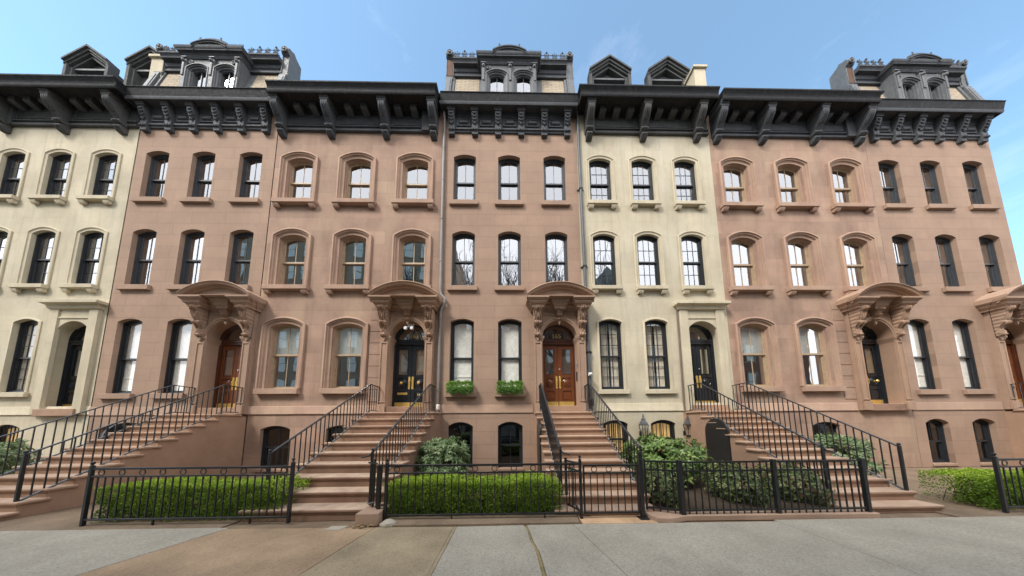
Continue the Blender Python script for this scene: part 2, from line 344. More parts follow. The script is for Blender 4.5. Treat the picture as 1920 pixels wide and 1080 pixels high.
# ------------------------------------------------------------------ windows
def window(house, cx, z0, zs, rise, w, st, wall):
    """arched sash window: frame > sash, glass, sill, surround, blind.  returns the outline of the hole"""
    rd = st['rd']; fw = st['fw']; fm = st['frame']; y = rd
    A = lambda u, yy, u0=None: P3(arch(cx, w, z0, zs, rise, u, 14, u0), yy)
    hole = arch(cx, w, z0, zs, rise)
    wall.strip([P3(hole, 0), P3(hole, y+.25)], True)
    f = MB()
    f.strip([A(0,y+.1), A(0,y), A(-fw*.45,y), A(-fw*.45,y+.018), A(-fw*.6,y+.018), A(-fw*.6,y+.035), A(-fw,y+.035), A(-fw,y+.13)], True)
    win = f.build('window', fm, house)
    iw = w-2*fw; zb = z0+fw; zt_s = zs-0.0; zm = zb + (zs+rise-fw-zb)*st.get('meet', .47)
    s = MB(); sw = st.get('sw', .045); g = MB(); y1 = y+.05; y2 = y+.085
    up = lambda u, yy: P3(arch(cx, iw, zm, zs, rise*.9 - fw*.35 if False else rise*.86, u, 14), yy)
    B = lambda u: arch(cx, w, z0, zs, rise, -fw+u, 14)
    def upper(u, yy):
        pts = B(u); pts[0] = (pts[0][0], zm-u); pts[-1] = (pts[-1][0], zm-u); return P3(pts, yy)
    s.strip([upper(0,y1+.03), upper(0,y1), upper(-sw,y1), upper(-sw,y1+.03)], True)
    lo = lambda u, yy: P3([(cx-iw/2-u, zb-u), (cx-iw/2-u, zm+.02+u), (cx+iw/2+u, zm+.02+u), (cx+iw/2+u, zb-u)], yy)
    s.strip([lo(0,y2+.03), lo(0,y2), lo(-sw,y2), lo(-sw,y2+.03)], True)
    s.box(cx-iw/2, cx+iw/2, y1-.01, y2+.03, zm-.022, zm+.032)
    nc, nu, nl = st['grid']; mw = st.get('mw', .018); gx0 = cx-iw/2+sw; gw = iw-2*sw
    ztop = max(p[2] for p in upper(-sw, 0))
    for k in range(1, nc):
        x = gx0+gw*k/nc; a = w/2; Rr = (a*a+rise*rise)/(2*rise); zc = zs+rise-Rr
        zt = zc+math.sqrt((Rr-fw-sw*.8)**2-(x-cx)**2)
        s.box(x-mw/2, x+mw/2, y1+.006, y1+.03, zm+.03, zt)
        if nl: s.box(x-mw/2, x+mw/2, y2+.006, y2+.03, zb+sw, zm)
    for k in range(1, nu):
        z = zm+.03+(ztop-zm-.03)*k/nu; s.box(gx0, gx0+gw, y1+.008, y1+.028, z-mw/2, z+mw/2)
    for k in range(1, max(nl, 1)):
        z = zb+sw+(zm-zb-sw)*k/nl; s.box(gx0, gx0+gw, y2+.008, y2+.028, z-mw/2, z+mw/2)
    s.build('sash', st.get('sashm', fm), win, bevel=0)
    pts = upper(-sw*.6, y1+.018); g.add(pts, [tuple(range(len(pts)))])
    pts = lo(-sw*.6, y2+.018); g.add(pts, [tuple(range(len(pts)))])
    g.build('glass', st['glass'], win, smooth=False)
    ys = y2+.045
    if st.get('blind'):
        zlo, zhi, bm_ = st['blind']; za = zb+(zs+rise-zb)*zlo; zz = zb+(zs+rise-zb)*zhi
        b = MB(); nn = 40; fold = st.get('fold', .0007)
        top = []; bot = []
        for k in range(nn+1):
            x = cx-iw/2+iw*k/nn; yy = ys+fold*math.sin(k*1.3)+fold*.7*math.sin(k*2.9+1); top.append((x,yy,zz)); bot.append((x,yy,za))
        b.strip([top, bot]); b.build('blind', bm_, win, fix=False)
        if st.get('blind2'):
            b = MB(); za2 = za-.02; b.box(cx-iw/2, cx+iw/2, ys-.02, ys-.004, za2+.5, za2+.53); b.build('blind_rail', bm_, win)
    if st.get('curtain'):
        for sgn in (-1, 1):
            b = MB(); top = []; bot = []; cw = iw*st['curtain']
            for k in range(31):
                x = cx+sgn*(iw/2-cw*k/30); yy = ys+.02+.028*math.sin(k*1.45)+.01*math.sin(k*3.7); top.append((x,yy,zs+rise)); bot.append((x,yy,z0))
            b.strip([top, bot]); b.build('curtain', M['sheer'], win, fix=False)
    sl = st.get('sill')
    if sl:
        ext, hgt, prj, brk = sl; b = MB(); zt = z0-.004
        b.prism_x([(y+.08,zt),(-prj,zt-.012),(-prj,zt-hgt),(0.0,zt-hgt),(0.0,zt-.05),(y+.08,zt-.05)], cx-w/2-ext, cx+w/2+ext)
        if brk:
            for sgn in (-1, 1):
                xx = cx+sgn*(w/2+ext-.13); b.prism_x([(-.005,zt-hgt+.002),(-prj+.03,zt-hgt+.002),(-prj+.03,zt-hgt-.06),(-prj*.5,zt-hgt-.14),(-.005,zt-hgt-.14)], xx-.1, xx+.1)
        b.build('sill', st['trim'], win, bevel=.008)
    if st.get('sur'):
        b = MB(); z0s = z0
        b.strip([A(u, yy, 0) for u, yy in st['sur']]); b.build('surround', st['trim'], win)
    return hole

def pane_wall(mb, x0, x1, z0, z1, holes): mb.holed([[(x0,z0),(x1,z0),(x1,z1),(x0,z1)]]+holes, 0)

# ------------------------------------------------------------------ carved pieces
def console(cx, w, zt, zb, yb, pt, pb, mat, parent, name='console'):
    """scroll bracket with an acanthus leaf carved in ridges"""
    nu, nv = 44, 25; vs = []; fs = []
    for i in range(nu+1):
        t = i/nu; z = zt+(zb-zt)*t
        if t < .5:
            q = t/.5; base = pt*(1-.42*q**1.4); roll = .045*math.sin(math.pi*min(1,q*3))
        else:
            q = (t-.5)/.5; base = pt*.66*(1-q)+pb*q; roll = .05*math.exp(-((q-.12)/.1)**2)+.04*math.exp(-((q-.9)/.08)**2) - .06*math.exp(-((q-.48)/.2)**2)
        ww = w*(1-.28*t)
        for j in range(nv+1):
            s = -1+2*j/nv; a = abs(s)
            if t < .5: lobes = .036*math.sin(9*a*math.pi*.62+q*9)*(1-.2*q)+.018*math.cos(a*14)
            else: lobes = .032*math.cos(s*4.2*math.pi)*(.5+.5*math.exp(-((q-.12)/.18)**2)) + .020*math.sin(9*a+q*14)
            edge = .05*a**4
            wx = ww/2*s*(1+.07*math.sin(i*1.15)*a**3)
            vs.append((cx+wx, yb-max(.01, base+roll+lobes-edge), z))
    for i in range(nu):
        for j in range(nv): k = i*(nv+1)+j; fs.append((k,k+1,k+nv+2,k+nv+1))
    m = MB().add(vs, fs); L_ = [vs[i*(nv+1)] for i in range(nu+1)]; R_ = [vs[i*(nv+1)+nv] for i in range(nu+1)]
    for E_ in (L_, R_): m.strip([E_, [(x, yb, z) for x,y,z in E_]])
    b0 = [vs[nu*(nv+1)+j] for j in range(nv+1)]; m.strip([b0, [(x,yb,z) for x,y,z in b0]])
    t0 = vs[:nv+1]; m.strip([t0, [(x,yb,z) for x,y,z in t0]])
    # little drop under the scroll
    m.prism_y([(cx-w*.3,zb-.01),(cx+w*.3,zb-.01),(cx+w*.14,zb-.09),(cx,zb-.17),(cx-w*.14,zb-.09)], yb-.05, yb)
    return m.build(name, mat, parent)

def portal(house, cx, mat, y0=2.02):
    """door surround: plate with round arch, pilasters, consoles, entablature and segmental pediment"""
    hw = .615; zs = 4.70; f = -.12
    root = MB()
    hole = arch(cx, 2*hw, y0, zs, hw-.001, 0, 24)
    root.holed([[(cx-.93,y0),(cx-hw,y0)]+[(x,z) for x,z in hole][1:-1]+[(cx+hw,y0),(cx+.93,y0),(cx+.93,5.9),(cx-.93,5.9)]], f)
    for sx in (-1, 1): root.strip([[(cx+sx*.93,f,y0),(cx+sx*.93,f,5.9)], [(cx+sx*.93,0.0,y0),(cx+sx*.93,0.0,5.9)]])
    root.strip([P3(hole,f), P3(hole,.34)])
    p = root.build('door_surround', mat, house)
    for sx in (-1, 1):
        a = cx+sx*.655; b = cx+sx*.90; x0, x1 = min(a,b), max(a,b)
        q = MB()
        q.box(x0-.012, x1+.012, f-.07, f, y0, y0+.30)
        q.box(x0, x1, f-.02, f+.01, y0+.30, 4.62)
        for xa, xb in ((x0,x0+.035),(x1-.035,x1)): q.box(xa, xb, f-.045, f-.018, y0+.36, 4.5)
        q.box(x0+.035, x1-.035, f-.043, f-.018, 4.46, 4.5); q.box(x0+.035, x1-.035, f-.043, f-.018, y0+.36, y0+.40)
        q.build('pilaster', mat, p, bevel=.006)
        console(cx+sx*.79, .31, 5.72, 4.70, f-.02, .30, .08, mat, p)
        # moulded impost under the arch
        q = MB(); xi = cx+sx*(hw-.0); xo = cx+sx*.66
        q.run([(0,4.50),(.02,4.56),(.03,4.60),(.06,4.66),(.06,4.71),(0,4.71)], min(xi,xo), max(xi,xo), f, True, True, .30)
        q.build('impost', mat, p)
        q = MB(); s0, s1 = sorted((cx+sx*.20, cx+sx*.60))                # sunk spandrel frame
        q.box(s0, s1, f-.022, f+.002, 5.50, 5.535); e0, e1 = sorted((cx+sx*.565, cx+sx*.60)); q.box(e0, e1, f-.021, f+.002, 5.12, 5.50)
        e0, e1 = sorted((cx+sx*.17, cx+sx*.205)); q.box(e0, e1, f-.023, f+.002, 5.38, 5.536)
        q.build('spandrel_frame', mat, p, bevel=.004)
    q = MB(); A = lambda u, y: P3(arch(cx, 2*hw, zs, zs, hw-.001, u, 28, 0), y)
    q.strip([A(-.002,f+.04), A(-.002,f-.02), A(.045,f-.02), A(.05,f-.04), A(.10,f-.05), A(.125,f-.035), A(.14,f)])
    q.build('archivolt', mat, p)
    console(cx-.0, .24, 5.68, 5.30, f, .21, .09, mat, p, 'keystone')
    q = MB(); prof = [(.0,5.655),(.045,5.655),(.045,5.715),(.06,5.718),(.06,5.735),(.115,5.785),(.115,5.815),(.13,5.818),(.13,5.865),(.15,5.868),(.185,5.905),(.185,5.925),(.205,5.928),(.205,5.985),(0,5.985)]
    q.run([(x-.0,z) for x,z in prof], cx-.98, cx+.98, f, True, True, 0.0)
    for xc, hwid in ((cx-.79,.165),(cx+.79,.165)): q.run(prof, xc-hwid, xc+hwid, f-.29, True, True, f)
    q.run([(x*.8,z) for x,z in prof], cx-.16, cx+.16, f-.17, True, True, f)
    q.build('entablature', mat, p)
    q = MB(); a = 1.17
    C = lambda u, y: P3(arcx(cx, a, 6.09, .42, u), y)
    rows = [C(0,0.0), C(0,-.61), C(-.028,-.625), C(-.045,-.60), C(-.075,-.585), C(-.105,-.575), C(-.11,-.55), C(-.113,-.485), C(-.145,-.48), C(-.15,-.465), C(-.175,-.45), C(-.18,-.39)]
    q.strip(rows)
    for end in (0, -1):
        col = [r[end] for r in rows]; q.add([(x,y,max(z,5.985)) for x,y,z in col]+[(col[0][0],0.0,5.985)], [tuple(range(len(col)+1))])
    xs = [x for x,y,z in rows[-1] if z > 5.99]
    tym = [(x,-.40,z) for x,y,z in C(-.15,-.40) if z > 5.99]
    q.add(tym+[(tym[-1][0],-.40,5.97),(tym[0][0],-.40,5.97)], [tuple(range(len(tym)+2))])
    q.box(cx-1.16, cx+1.16, -.59, 0.0, 5.986, 6.0)
    q.build('pediment', mat, p)
    return hole

def digits(txt, cx, y, z, size, mat, parent):
    cu = bpy.data.curves.new('number','FONT'); cu.body = txt; cu.size = size; cu.extrude = .004; cu.align_x = 'CENTER'; cu.offset = .0015; cu.space_character = 1.08
    ob = bpy.data.objects.new('number', cu); COL.objects.link(ob)
    me = bpy.data.meshes.new_from_object(ob.evaluated_get(bpy.context.evaluated_depsgraph_get())); COL.objects.unlink(ob); bpy.data.objects.remove(ob)
    me.transform(Matrix.Rotation(R(90), 4, 'X')); me.materials.clear(); me.materials.append(mat); me.name = 'house_number'
    o = bpy.data.objects.new('house_number', me); COL.objects.link(o); o.parent = parent; o.location = Vector((cx,y,z))-wloc(parent); return o

def doors(house, cx, wood_m, dark_m, num, grille=False, zb=2.25):
    """double doors with fanlight set back in the arch"""
    Y = .30; hw = .66; zt = 4.55; lw = .615
    fr = MB(); A = lambda u, y: P3(arch(cx, 2*.635, zb, 4.72, .634, u, 24, 0), y)
    fr.strip([A(.02,Y-.06), A(-.035,Y-.06), A(-.035,Y-.03), A(-.07,Y-.03), A(-.075,Y), A(-.075,Y+.1)])
    fr.box(cx-.62, cx+.62, Y-.035, Y+.08, zt, zt+.09); fr.box(cx-.63, cx+.63, Y-.055, Y+.08, zt+.09, zt+.15)
    fr.box(cx-.6, cx+.6, Y-.01, Y+.08, zt+.15, zt+.20)
    d = fr.build('door_frame', dark_m, house, bevel=.004)
    # fanlight
    g = MB(); pts = P3(arch(cx, 2*.535, zt+.2, zt+.2, .534, 0, 24), Y+.06); g.add(pts, [tuple(range(len(pts)))]); g.build('fanlight', M['doorglass'], d, smooth=False)
    q = MB(); F = lambda u, y: P3(arch(cx, 2*.535, zt+.2, zt+.2, .534, u, 24, 0), y)
    q.strip([F(.09,Y+.03), F(.025,Y+.03), F(.02,Y+.01), F(-.012,Y+.02), F(-.014,Y+.1)]); q.build('fanlight_frame', dark_m, d)
    if num: digits(num, cx-.03 if not grille else cx+.05, Y+.045, zt+.27, .225, M['gold'], d)
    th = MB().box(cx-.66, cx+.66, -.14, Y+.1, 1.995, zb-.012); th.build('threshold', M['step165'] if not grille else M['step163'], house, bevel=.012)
    for sx in (-1, 1):
        x0, x1 = (cx-lw, cx-.006) if sx < 0 else (cx+.006, cx+lw)
        yl = Y+.03; m = MB(); st = .125
        gl = (x0+st, x1-st, 3.42, 4.40)
        zr = [zb+.01, 2.42, 2.90, 3.36, 3.46, 4.40, zt]
        m.box(x0, x0+st, yl, yl+.05, zb, zt); m.box(x1-st, x1, yl, yl+.05, zb, zt)
        for za, zz in ((zb,zb+.20),(2.83,2.94),(3.30,3.43),(4.39,zt)): m.box(x0+st, x1-st, yl, yl+.05, za, zz)
        m.box(x0+st, x1-st, yl+.022, yl+.04, zb+.19, 3.31)
        m.box(x0+st+.05, x1-st-.05, yl+.008, yl+.03, 2.50, 2.78)
        for xa in (x0+st, x1-st-.018): m.box(xa, xa+.018, yl-.010, yl+.02, 3.42, 4.40); m.box(xa, xa+.018, yl-.010, yl+.02, zb+.19, 2.84)
        for za in (3.42, 4.382, zb+.19, 2.822): m.box(x0+st, x1-st, yl-.009, yl+.021, za, za+.018)
        lf = m.build('door_leaf', wood_m, house, bevel=.003)
        b = MB().box(x0+st-.01, x1-st+.01, yl+.028, yl+.032, 3.42, 4.40); b.build('glass', M['glasslo'] if grille else M['doorglass'], lf, smooth=False)
        if not grille and num:
            b = MB(); b.strip([[(x0+st-.01+(x1-x0-2*st+.02)*k/16, yl+.05+.006*math.sin(k*1.9), zz) for k in range(17)] for zz in (4.12, 3.41)]); b.build('lace_curtain', M['sheer'], lf, fix=False)
        if grille:
            b = MB()
            for k in range(13): x = x0+st+.014+(x1-x0-2*st-.028)*k/12; b.box(x-.005, x+.005, yl+.040, yl+.048, 3.43, 4.39)
            b.build('grille', M['frame163'], lf)
            MB().box(x0+st-.01, x1-st+.01, yl+.05, yl+.055, 3.41, 4.41).build('backing', M['slatshade'], lf)
        xc = (x0+x1)/2; r = .155
        b = MB().lathe([(r,0),(r,.018),(r*.88,.03),(r*.8,.016),(r*.74,.012),(r*.68,.026),(r*.5,.04),(r*.25,.048),(.002,.05)], (xc,yl+.022,3.12), 'y', 28); b.build('roundel', wood_m if not grille else dark_m, lf)
        if grille:
            b = MB().lathe([(.035,0),(.03,.05),(.045,.07),(.05,.09),(.03,.115),(.002,.12)], (xc,yl-.02,3.12), 'y', 14); b.build('door_knob', M['brass'], lf)
        xe = (x1-.055) if sx < 0 else (x0+.055)
        b = MB().box(xe-.034, xe+.034, yl-.014, yl+.002, 2.93, 3.33)
        b.lathe([(.034,0),(.034,.014),(.001,.016)], (xe,yl,2.93), 'y', 14); b.lathe([(.034,0),(.034,.014),(.001,.016)], (xe,yl,3.33), 'y', 14)
        b.tube([(xe,yl-.012,3.22),(xe,yl-.05,3.21),(xe,yl-.055,3.12),(xe,yl-.05,3.03),(xe,yl-.012,3.02)], .011, 6); b.build('handle_plate', M['brass'], lf, bevel=.004)
        kp = MB().box(x0+.012, x1-.012, yl-.006, yl+.002, zb+.02, zb+.17); kp.build('kick_plate', M['brass'], lf)
        if grille and sx < 0: MB().box(x0+.14, x1-.11, yl-.012, yl+.006, 2.70, 2.78).build('mail_slot', M['brass'], lf, bevel=.004)
        if grille and sx > 0: digits('16', cx+.30, yl-.014, 2.66, .12, M['gold'], lf)
        if not grille and sx > 0: MB().lathe([(.024,0),(.024,.012),(.012,.02),(.001,.021)], (x0+.055,yl,3.62), 'y', 14).build('lock', M['chrome'], lf)
    # side lining of the recess
    return d

def wall_with(house, mb, x0, x1, z0, z1, holes, mat):
    pane_wall(mb, x0, x1, z0, z1, holes); return mb.build('facade', mat, house, smooth=True)

def rooms(house, x0, x1, floors, zt):
    m = MB(); m.box(x0+.08, x1-.08, 1.6, 1.7, .0, zt)
    for z in floors: m.box(x0+.08, x1-.08, .40, 1.6, z-.12, z)
    for x in (x0+.02, x1-.08): m.box(x, x+.06, .40, 1.7, .0, zt)
    m.box(x0+.02, x1-.02, .40, 1.7, zt, zt+.1)
    m.build('interior', M['room'], house, smooth=False)
    b = MB().box(x0+.003, x1-.003, 1.72, 9., -.1, zt+.25); b.box(x0+.003, x1-.003, .05, 1.72, zt+.11, zt+.25); b.build('rear_body', M['stone165'], house, smooth=False)

# ------------------------------------------------------------------ the middle house
SUR163 = [(.225,.001),(.225,-.07),(.20,-.085),(.165,-.085),(.16,-.06),(.11,-.045),(.105,-.015),(.06,.0),(.055,.03),(.015,.045),(.0,.07),(-.02,.08),(-.025,.16)]
SUR167 = [(.135,.001),(.135,-.028),(.12,-.040),(.09,-.040),(.085,-.022),(.03,-.012),(.0,-.012),(-.004,.06)]
def st165(**k): return dict(dict(rd=.13, fw=.075, frame=M['frame165'], grid=(2,1,1), glass=M['glasshi'], trim=M['trim165'], sill=(.12,.19,.10,False), sw=.04), **k)
h165 = empty('row_house', (0,0,0), 'narrow brown row house with red wooden doors, five storeys and a mansard attic', 'house', 'attached row houses')
X0, X1 = -2.635, 2.60
wl = MB(); holes = []
c3x = (-1.80, -.075, 1.70)
for i, x in enumerate(c3x):
    holes.append(window(h165, x, 10.10, 12.00, .11, .855, st165(), wl))
    holes.append(window(h165, x, 6.67, 8.74, .13, .855, st165(meet=.49, glass=M['glass']), wl))
for i, x in enumerate(c3x[:2]):
    holes.append(window(h165, x, 2.76, 5.31, .12, .855, st165(frame=M['frameblk'], glass=M['glasslo'], grid=(1,1,0), blind=(0,1,M['shade']), blind2=(i==0), meet=.46), wl))
    holes.append(window(h165, x, -.02+.16, 1.55, .15, .86, st165(frame=M['frameblk'], glass=M['glassdark'], grid=(2,1,1), sill=(.02,.09,.04,False)), wl))
ph = portal(h165, 1.70, M['trim165'])
dh = arch(1.70, 1.30, 2.0, 4.70, .64, 0, 20); holes.append(dh)
wall_with(h165, wl, X0, X1, 0, 14.18, holes, M['stone165'])
doors(h165, 1.70, M['mahogany'], M['mahogdark'], '165')
q = MB().box(2.285,2.305,-.06,-.02,3.60,3.78); q.build('intercom', M['chrome'], h165, bevel=.003)
q = MB().box(2.28,2.30,-.05,.03,3.12,3.46); q.build('letter_box', M['black'], h165, bevel=.004)
q = MB().run([(0,2.0),(.022,2.0),(.03,2.012),(.03,2.03),(.022,2.045),(.022,2.27),(.012,2.29),(0,2.295)], X0, .72, 0, False, False); q.build('water_table', M['trim165'], h165)
rooms(h165, X0, X1, (2.0, 6.0, 9.6), 13.9)
# cornice
cor = MB()
cor.run([(0,13.03),(.05,13.04),(.06,13.10),(.10,13.12),(.10,13.17),(.05,13.20),(.05,13.66),(.09,13.70),(.11,13.80),(.13,13.86),(.36,13.87),(.36,13.80),(.40,13.79),(.42,13.84),(.42,13.90),(.39,13.91),(.39,14.16),(.43,14.19),(.43,14.22),(.2,14.23),(0.0,14.23)], -2.30+.0, 2.18, 0, True, True)
cor.box(X0+.06, X1-.02, -.03, .3, 13.86, 14.20)
c165 = cor.build('cornice', M['cornice'], h165)
# a flat tin gutter front over the whole width
q = MB().prism_x([(-.36,13.93),(-.40,13.93),(-.46,14.20),(-.48,14.205),(-.48,14.235),(-.40,14.24),(0.02,14.24),(0.02,14.0)], X0-.05, X1+.04); q.build('gutter', M['gutter'], c165, bevel=.006)
for i in range(6):
    x = -2.31+i*.907; b = MB(); w = .115
    b.prism_x([(0,13.86),(-.34,13.86),(-.34,13.79),(-.30,13.76),(-.30,13.70),(0,13.70)], x-w-.035, x+w+.035)
    b.prism_x([(-.04,13.71),(-.27,13.71),(-.27,13.60),(-.20,13.42),(-.13,13.28),(-.15,13.22),(-.15,13.08),(-.18,13.06),(-.18,13.01),(-.13,12.99),(-.13,12.86),(-.0,12.86),(-.0,13.2)], x-w, x+w)
    for k, (zc, yc, rr) in enumerate(((13.60,-.27,.055),(13.50,-.245,.05),(13.40,-.21,.05),(13.32,-.17,.04))):   # carved drops
        for sx in (-1, 1): b.bar((x+sx*.085,yc-.004,zc+.04),(x+sx*.005,yc-.014,zc-.03), .03, .03, (0,0,1))
    b.ball((x,-.175,13.27), .045, 8)
    for sx in (-1, 1): b.ball((x+sx*.05,-.18,13.045), .022, 8)
    b.build('bracket', M['cornice'], c165, bevel=.005)
    if i < 5:
        b = MB(); xa, xb = x+.19, x+.907-.19
        b.strip([P3([(xa-u,13.29-u),(xb+u,13.29-u),(xb+u,13.61+u),(xa-u,13.61+u)], y) for u, y in ((0,-.045),(0,-.085),(-.035,-.085),(-.04,-.07),(-.075,-.06),(-.11,-.115),(-.15,-.115))], True)
        b.add(P3([(xa+.15,13.44),(xb-.15,13.44),(xb-.15,13.46),(xa+.15,13.46)],-.115), [(0,1,2,3)])
        b.build('frieze_panel', M['cornice'], c165)
# mansard attic, sloping back
ym = lambda z: -.10+.20*(z-14.3)
man = MB()
for xa, xb in ((X0+.03, -1.13), (1.01, X1-.03)):
    man.prism_x([(ym(14.2),14.2),(ym(16.5),16.5),(2.2,16.5),(2.2,14.2)], xa, xb)
man.box(-1.13, 1.01, .75, 2.2, 14.2, 16.4)
mans = man.build('mansard', M['mansard'], h165)
for xa, xb in ((-2.27,-1.30),(1.30,2.20)):
    q = MB(); q.add([(xa,ym(14.2)-.004,14.2),(xb,ym(14.2)-.004,14.2),(xb,ym(15.93)-.004,15.93),(xa,ym(15.93)-.004,15.93)], [(0,1,2,3)]); q.build('brick_panel', M['palebrick'], mans, smooth=False)
for sx, xo in ((-1, -2.29), (1, 2.22)):                     # grey boards at the outer edge of each brick panel
    q = MB(); a, b = sorted((xo, xo+sx*.10)); q.prism_x([(ym(14.2)-.05,14.2),(ym(15.9)-.05,15.9),(ym(15.9),15.9),(ym(14.2),14.2)], a, b)
    a, b = sorted((xo+sx*.10, X0+.0 if sx < 0 else X1+.0)); q.prism_x([(ym(14.2)-.12,14.2),(ym(15.75)-.12,15.75),(ym(15.75)+.1,15.75),(ym(14.2)+.1,14.2)], a, b)
    a2 = a+.05; b2 = b-.05; q.prism_x([(ym(14.2)-.14,14.2),(ym(15.6)-.14,15.6),(ym(15.6),15.6),(ym(14.2),14.2)], a2, b2)
    q.build('corner_pilaster', M['mansard'], mans, bevel=.008)
    # scroll console on top
    xa, xb = (-2.66, -2.34) if sx < 0 else (2.32, 2.62); yy = ym(16.0)
    poly = [(yy+.4,15.62),(yy-.10,15.62),(yy-.14,15.68),(yy-.16,15.80),(yy-.10,15.86),(yy-.09,16.72),(yy-.15,16.75),(yy-.20,16.83),(yy-.20,16.95),(yy-.14,17.03),(yy-.04,17.07),(yy+.06,17.15),(yy+.14,17.07),(yy+.4,16.97)]
    q = MB().prism_x(poly, xa, xb)
    xm = (xa+xb)/2; q.lathe([(.13,0),(.13,.03),(.10,.05),(.08,.02),(.05,.02),(.045,.06),(.001,.07)], (xm,yy-.19,16.89), 'y', 16)
    q.bar((xa+.02,yy-.105,16.68),(xa+.02,yy-.115,15.9), .03, .03); q.bar((xb-.02,yy-.105,16.68),(xb-.02,yy-.115,15.9), .03, .03)
    sc = q.build('scroll_console', M['mansard'], mans, bevel=.01)
    if sx < 0: MB().box(xa+.05, xb-.05, yy-.112, yy-.08, 15.92, 16.66).build('rust_panel', M['rust'], sc)
    xa, xb = (-2.34, -1.13) if sx < 0 else (1.01, 2.32)
    q = MB(); yw = .18
    q.run([(0,15.95),(.03,15.96),(.03,16.03),(.0,16.04),(.0,16.14),(.03,16.16),(.05,16.24),(.05,16.32),(.18,16.33),(.18,16.38),(.22,16.45),(.24,16.46),(.24,16.52),(0,16.54)], xa, xb, yw, False, False, yw+.3)
    q.build('wing_cornice', M['cornice'], mans)
    q = MB(); n = 4; wd = (xb-xa)/n; yc = .02                     # iron cresting
    for k in range(n):
        x = xa+wd*(k+.5); z = 16.55
        for s in (-1, 1):
            for (ox, oz, r0, t0, t1) in ((.055,.10,.05,-.5,4.6),(.075,.22,.035,-1.,4.2),(.035,.04,.03,0,5)):
                pts = []
                for j in range(13):
                    t = t0+(t1-t0)*j/12; rr = r0*(1-.45*j/12); pts.append((x+s*(ox+rr*math.cos(t)*.9), yc, z+oz+rr*math.sin(t)))
                q.tube(pts, .013, 5)
            q.tube([(x,yc,z),(x+s*.06,yc,z+.12),(x+s*.02,yc,z+.24),(x+s*.09,yc,z+.31)], .012, 5)
        q.tube([(x,yc,z),(x,yc,z+.36)], .015, 5)
        if k % 2: q.ball((x,yc,z+.38), .035, 6); q.bar((x-.05,yc,z+.36),(x+.05,yc,z+.36), .02, .02, (0,1,0))
    q.bar((xa,yc,16.56),(xb,yc,16.56), .02, .02, (0,1,0)); q.bar((xa,yc,16.80),(xb,yc,16.80), .014, .014, (0,1,0))
    q.build('iron_cresting', M['cornice'], mans)
# dormer
dx = -.06; dor = MB(); fy = -.12
dw = [(-.55, .62), (.52, .62)]; dholes = []
for x, w in dw:
    hh = arch(x, w, 14.4, 15.50, .11); dholes.append(hh)
dor.holed([[(dx-1.10,14.2),(dx+1.10,14.2),(dx+1.10,16.25),(dx-1.10,16.25)]]+dholes, fy)
for hh in dholes: dor.strip([P3(hh,fy), P3(hh,fy+.12)], True)
for sx in (-1, 1): dor.add([(dx+sx*1.10,fy,14.2),(dx+sx*1.10,fy,16.25),(dx+sx*1.10,1.6,16.25),(dx+sx*1.10,1.6,14.2)], [(0,1,2,3)])
dm = dor.build('dormer', M['mansard'], h165)
for x, w in dw:
    A = lambda u, y: P3(arch(x, w, 14.4, 15.50, .11, u, 14, 0), y)
    q = MB().strip([A(.155,fy), A(.155,fy-.05), A(.13,fy-.09), A(.10,fy-.09), A(.095,fy-.06), A(.06,fy-.05), A(.055,fy-.02), A(.015,fy-.01), A(.01,fy+.03), A(-.03,fy+.04), A(-.035,fy+.09)]); q.build('window_hood', M['mansard'], dm)
    q = MB().strip([A(0,fy+.07), A(-.05,fy+.07), A(-.05,fy+.12)]); q.box(x-.014, x+.014, fy+.075, fy+.11, 14.4, 15.56); q.build('sash', M['frame165'], dm)
    pts = A(-.02,fy+.1); MB().add(pts, [tuple(range(len(pts)))]).build('glass', M['glasshi'], dm, smooth=False)
q = MB().box(dx-1.05, dx+1.05, fy+.35, fy+.4, 14.2, 16.2); q.build('backing', M['room'], dm, smooth=False)
q = MB()
for x, wd in ((dx-1.02,.07),(dx+1.02,.07),(dx+.045,.075)):
    q.box(x-wd, x+wd, fy-.07, fy-.001, 14.2, 15.99); q.box(x-wd+.03, x+wd-.03, fy-.10, fy-.068, 15.2, 15.78); q.ball((x,fy-.09,15.84), .07, 8); q.box(x-wd-.03, x+wd+.03, fy-.11, fy-.002, 15.98, 16.02)
for s, x in ((-1,dx-.82),(1,dx+.82)): q.lathe([(.085,0),(.085,.04),(.06,.05),(.04,.03),(.001,.06)], (x,fy,15.88), 'y', 14)
q.build('dormer_carving', M['mansard'], dm, bevel=.006)
q = MB(); q.run([(0,16.02),(.03,16.03),(.04,16.07),(.06,16.10),(.06,16.13),(.09,16.16),(.10,16.19),(.17,16.20),(.17,16.24),(.19,16.26),(.21,16.33),(.21,16.36),(0,16.39)], dx-1.09, dx+1.09, fy, True, True, 1.2)
C = lambda u, y: P3(arcx(dx+.02, 0.66, 16.37, .20, u, 20), y)
q.strip([C(.0,1.0), C(.0,fy-.25), C(-.035,fy-.25), C(-.05,fy-.22), C(-.09,fy-.22), C(-.10,fy-.18), C(-.15,fy-.18), C(-.17,fy-.14)])
tp = C(-.1, fy-.15); q.add(tp+[(tp[-1][0],fy-.15,16.36),(tp[0][0],fy-.15,16.36)], [tuple(range(len(tp)+2))])
q.build('dormer_cornice', M['cornice'], dm)
q = MB(); pts = C(0, fy-.2)
for k in range(0, 61):
    t = k/60; x = dx+.02-.66+1.32*t; zz = arcx(dx+.02,0.66,16.37,.20,0,60)[k][1]; q.bar((x,fy-.18,zz),(x,fy-.18,zz+(.24 if k in (12,48) else .13)), .018 if k not in (12,48) else .06, .016)
for k in range(12): x = dx+.70+k*.052; q.bar((x,fy-.16,16.36),(x,fy-.16,16.49), .018, .016)
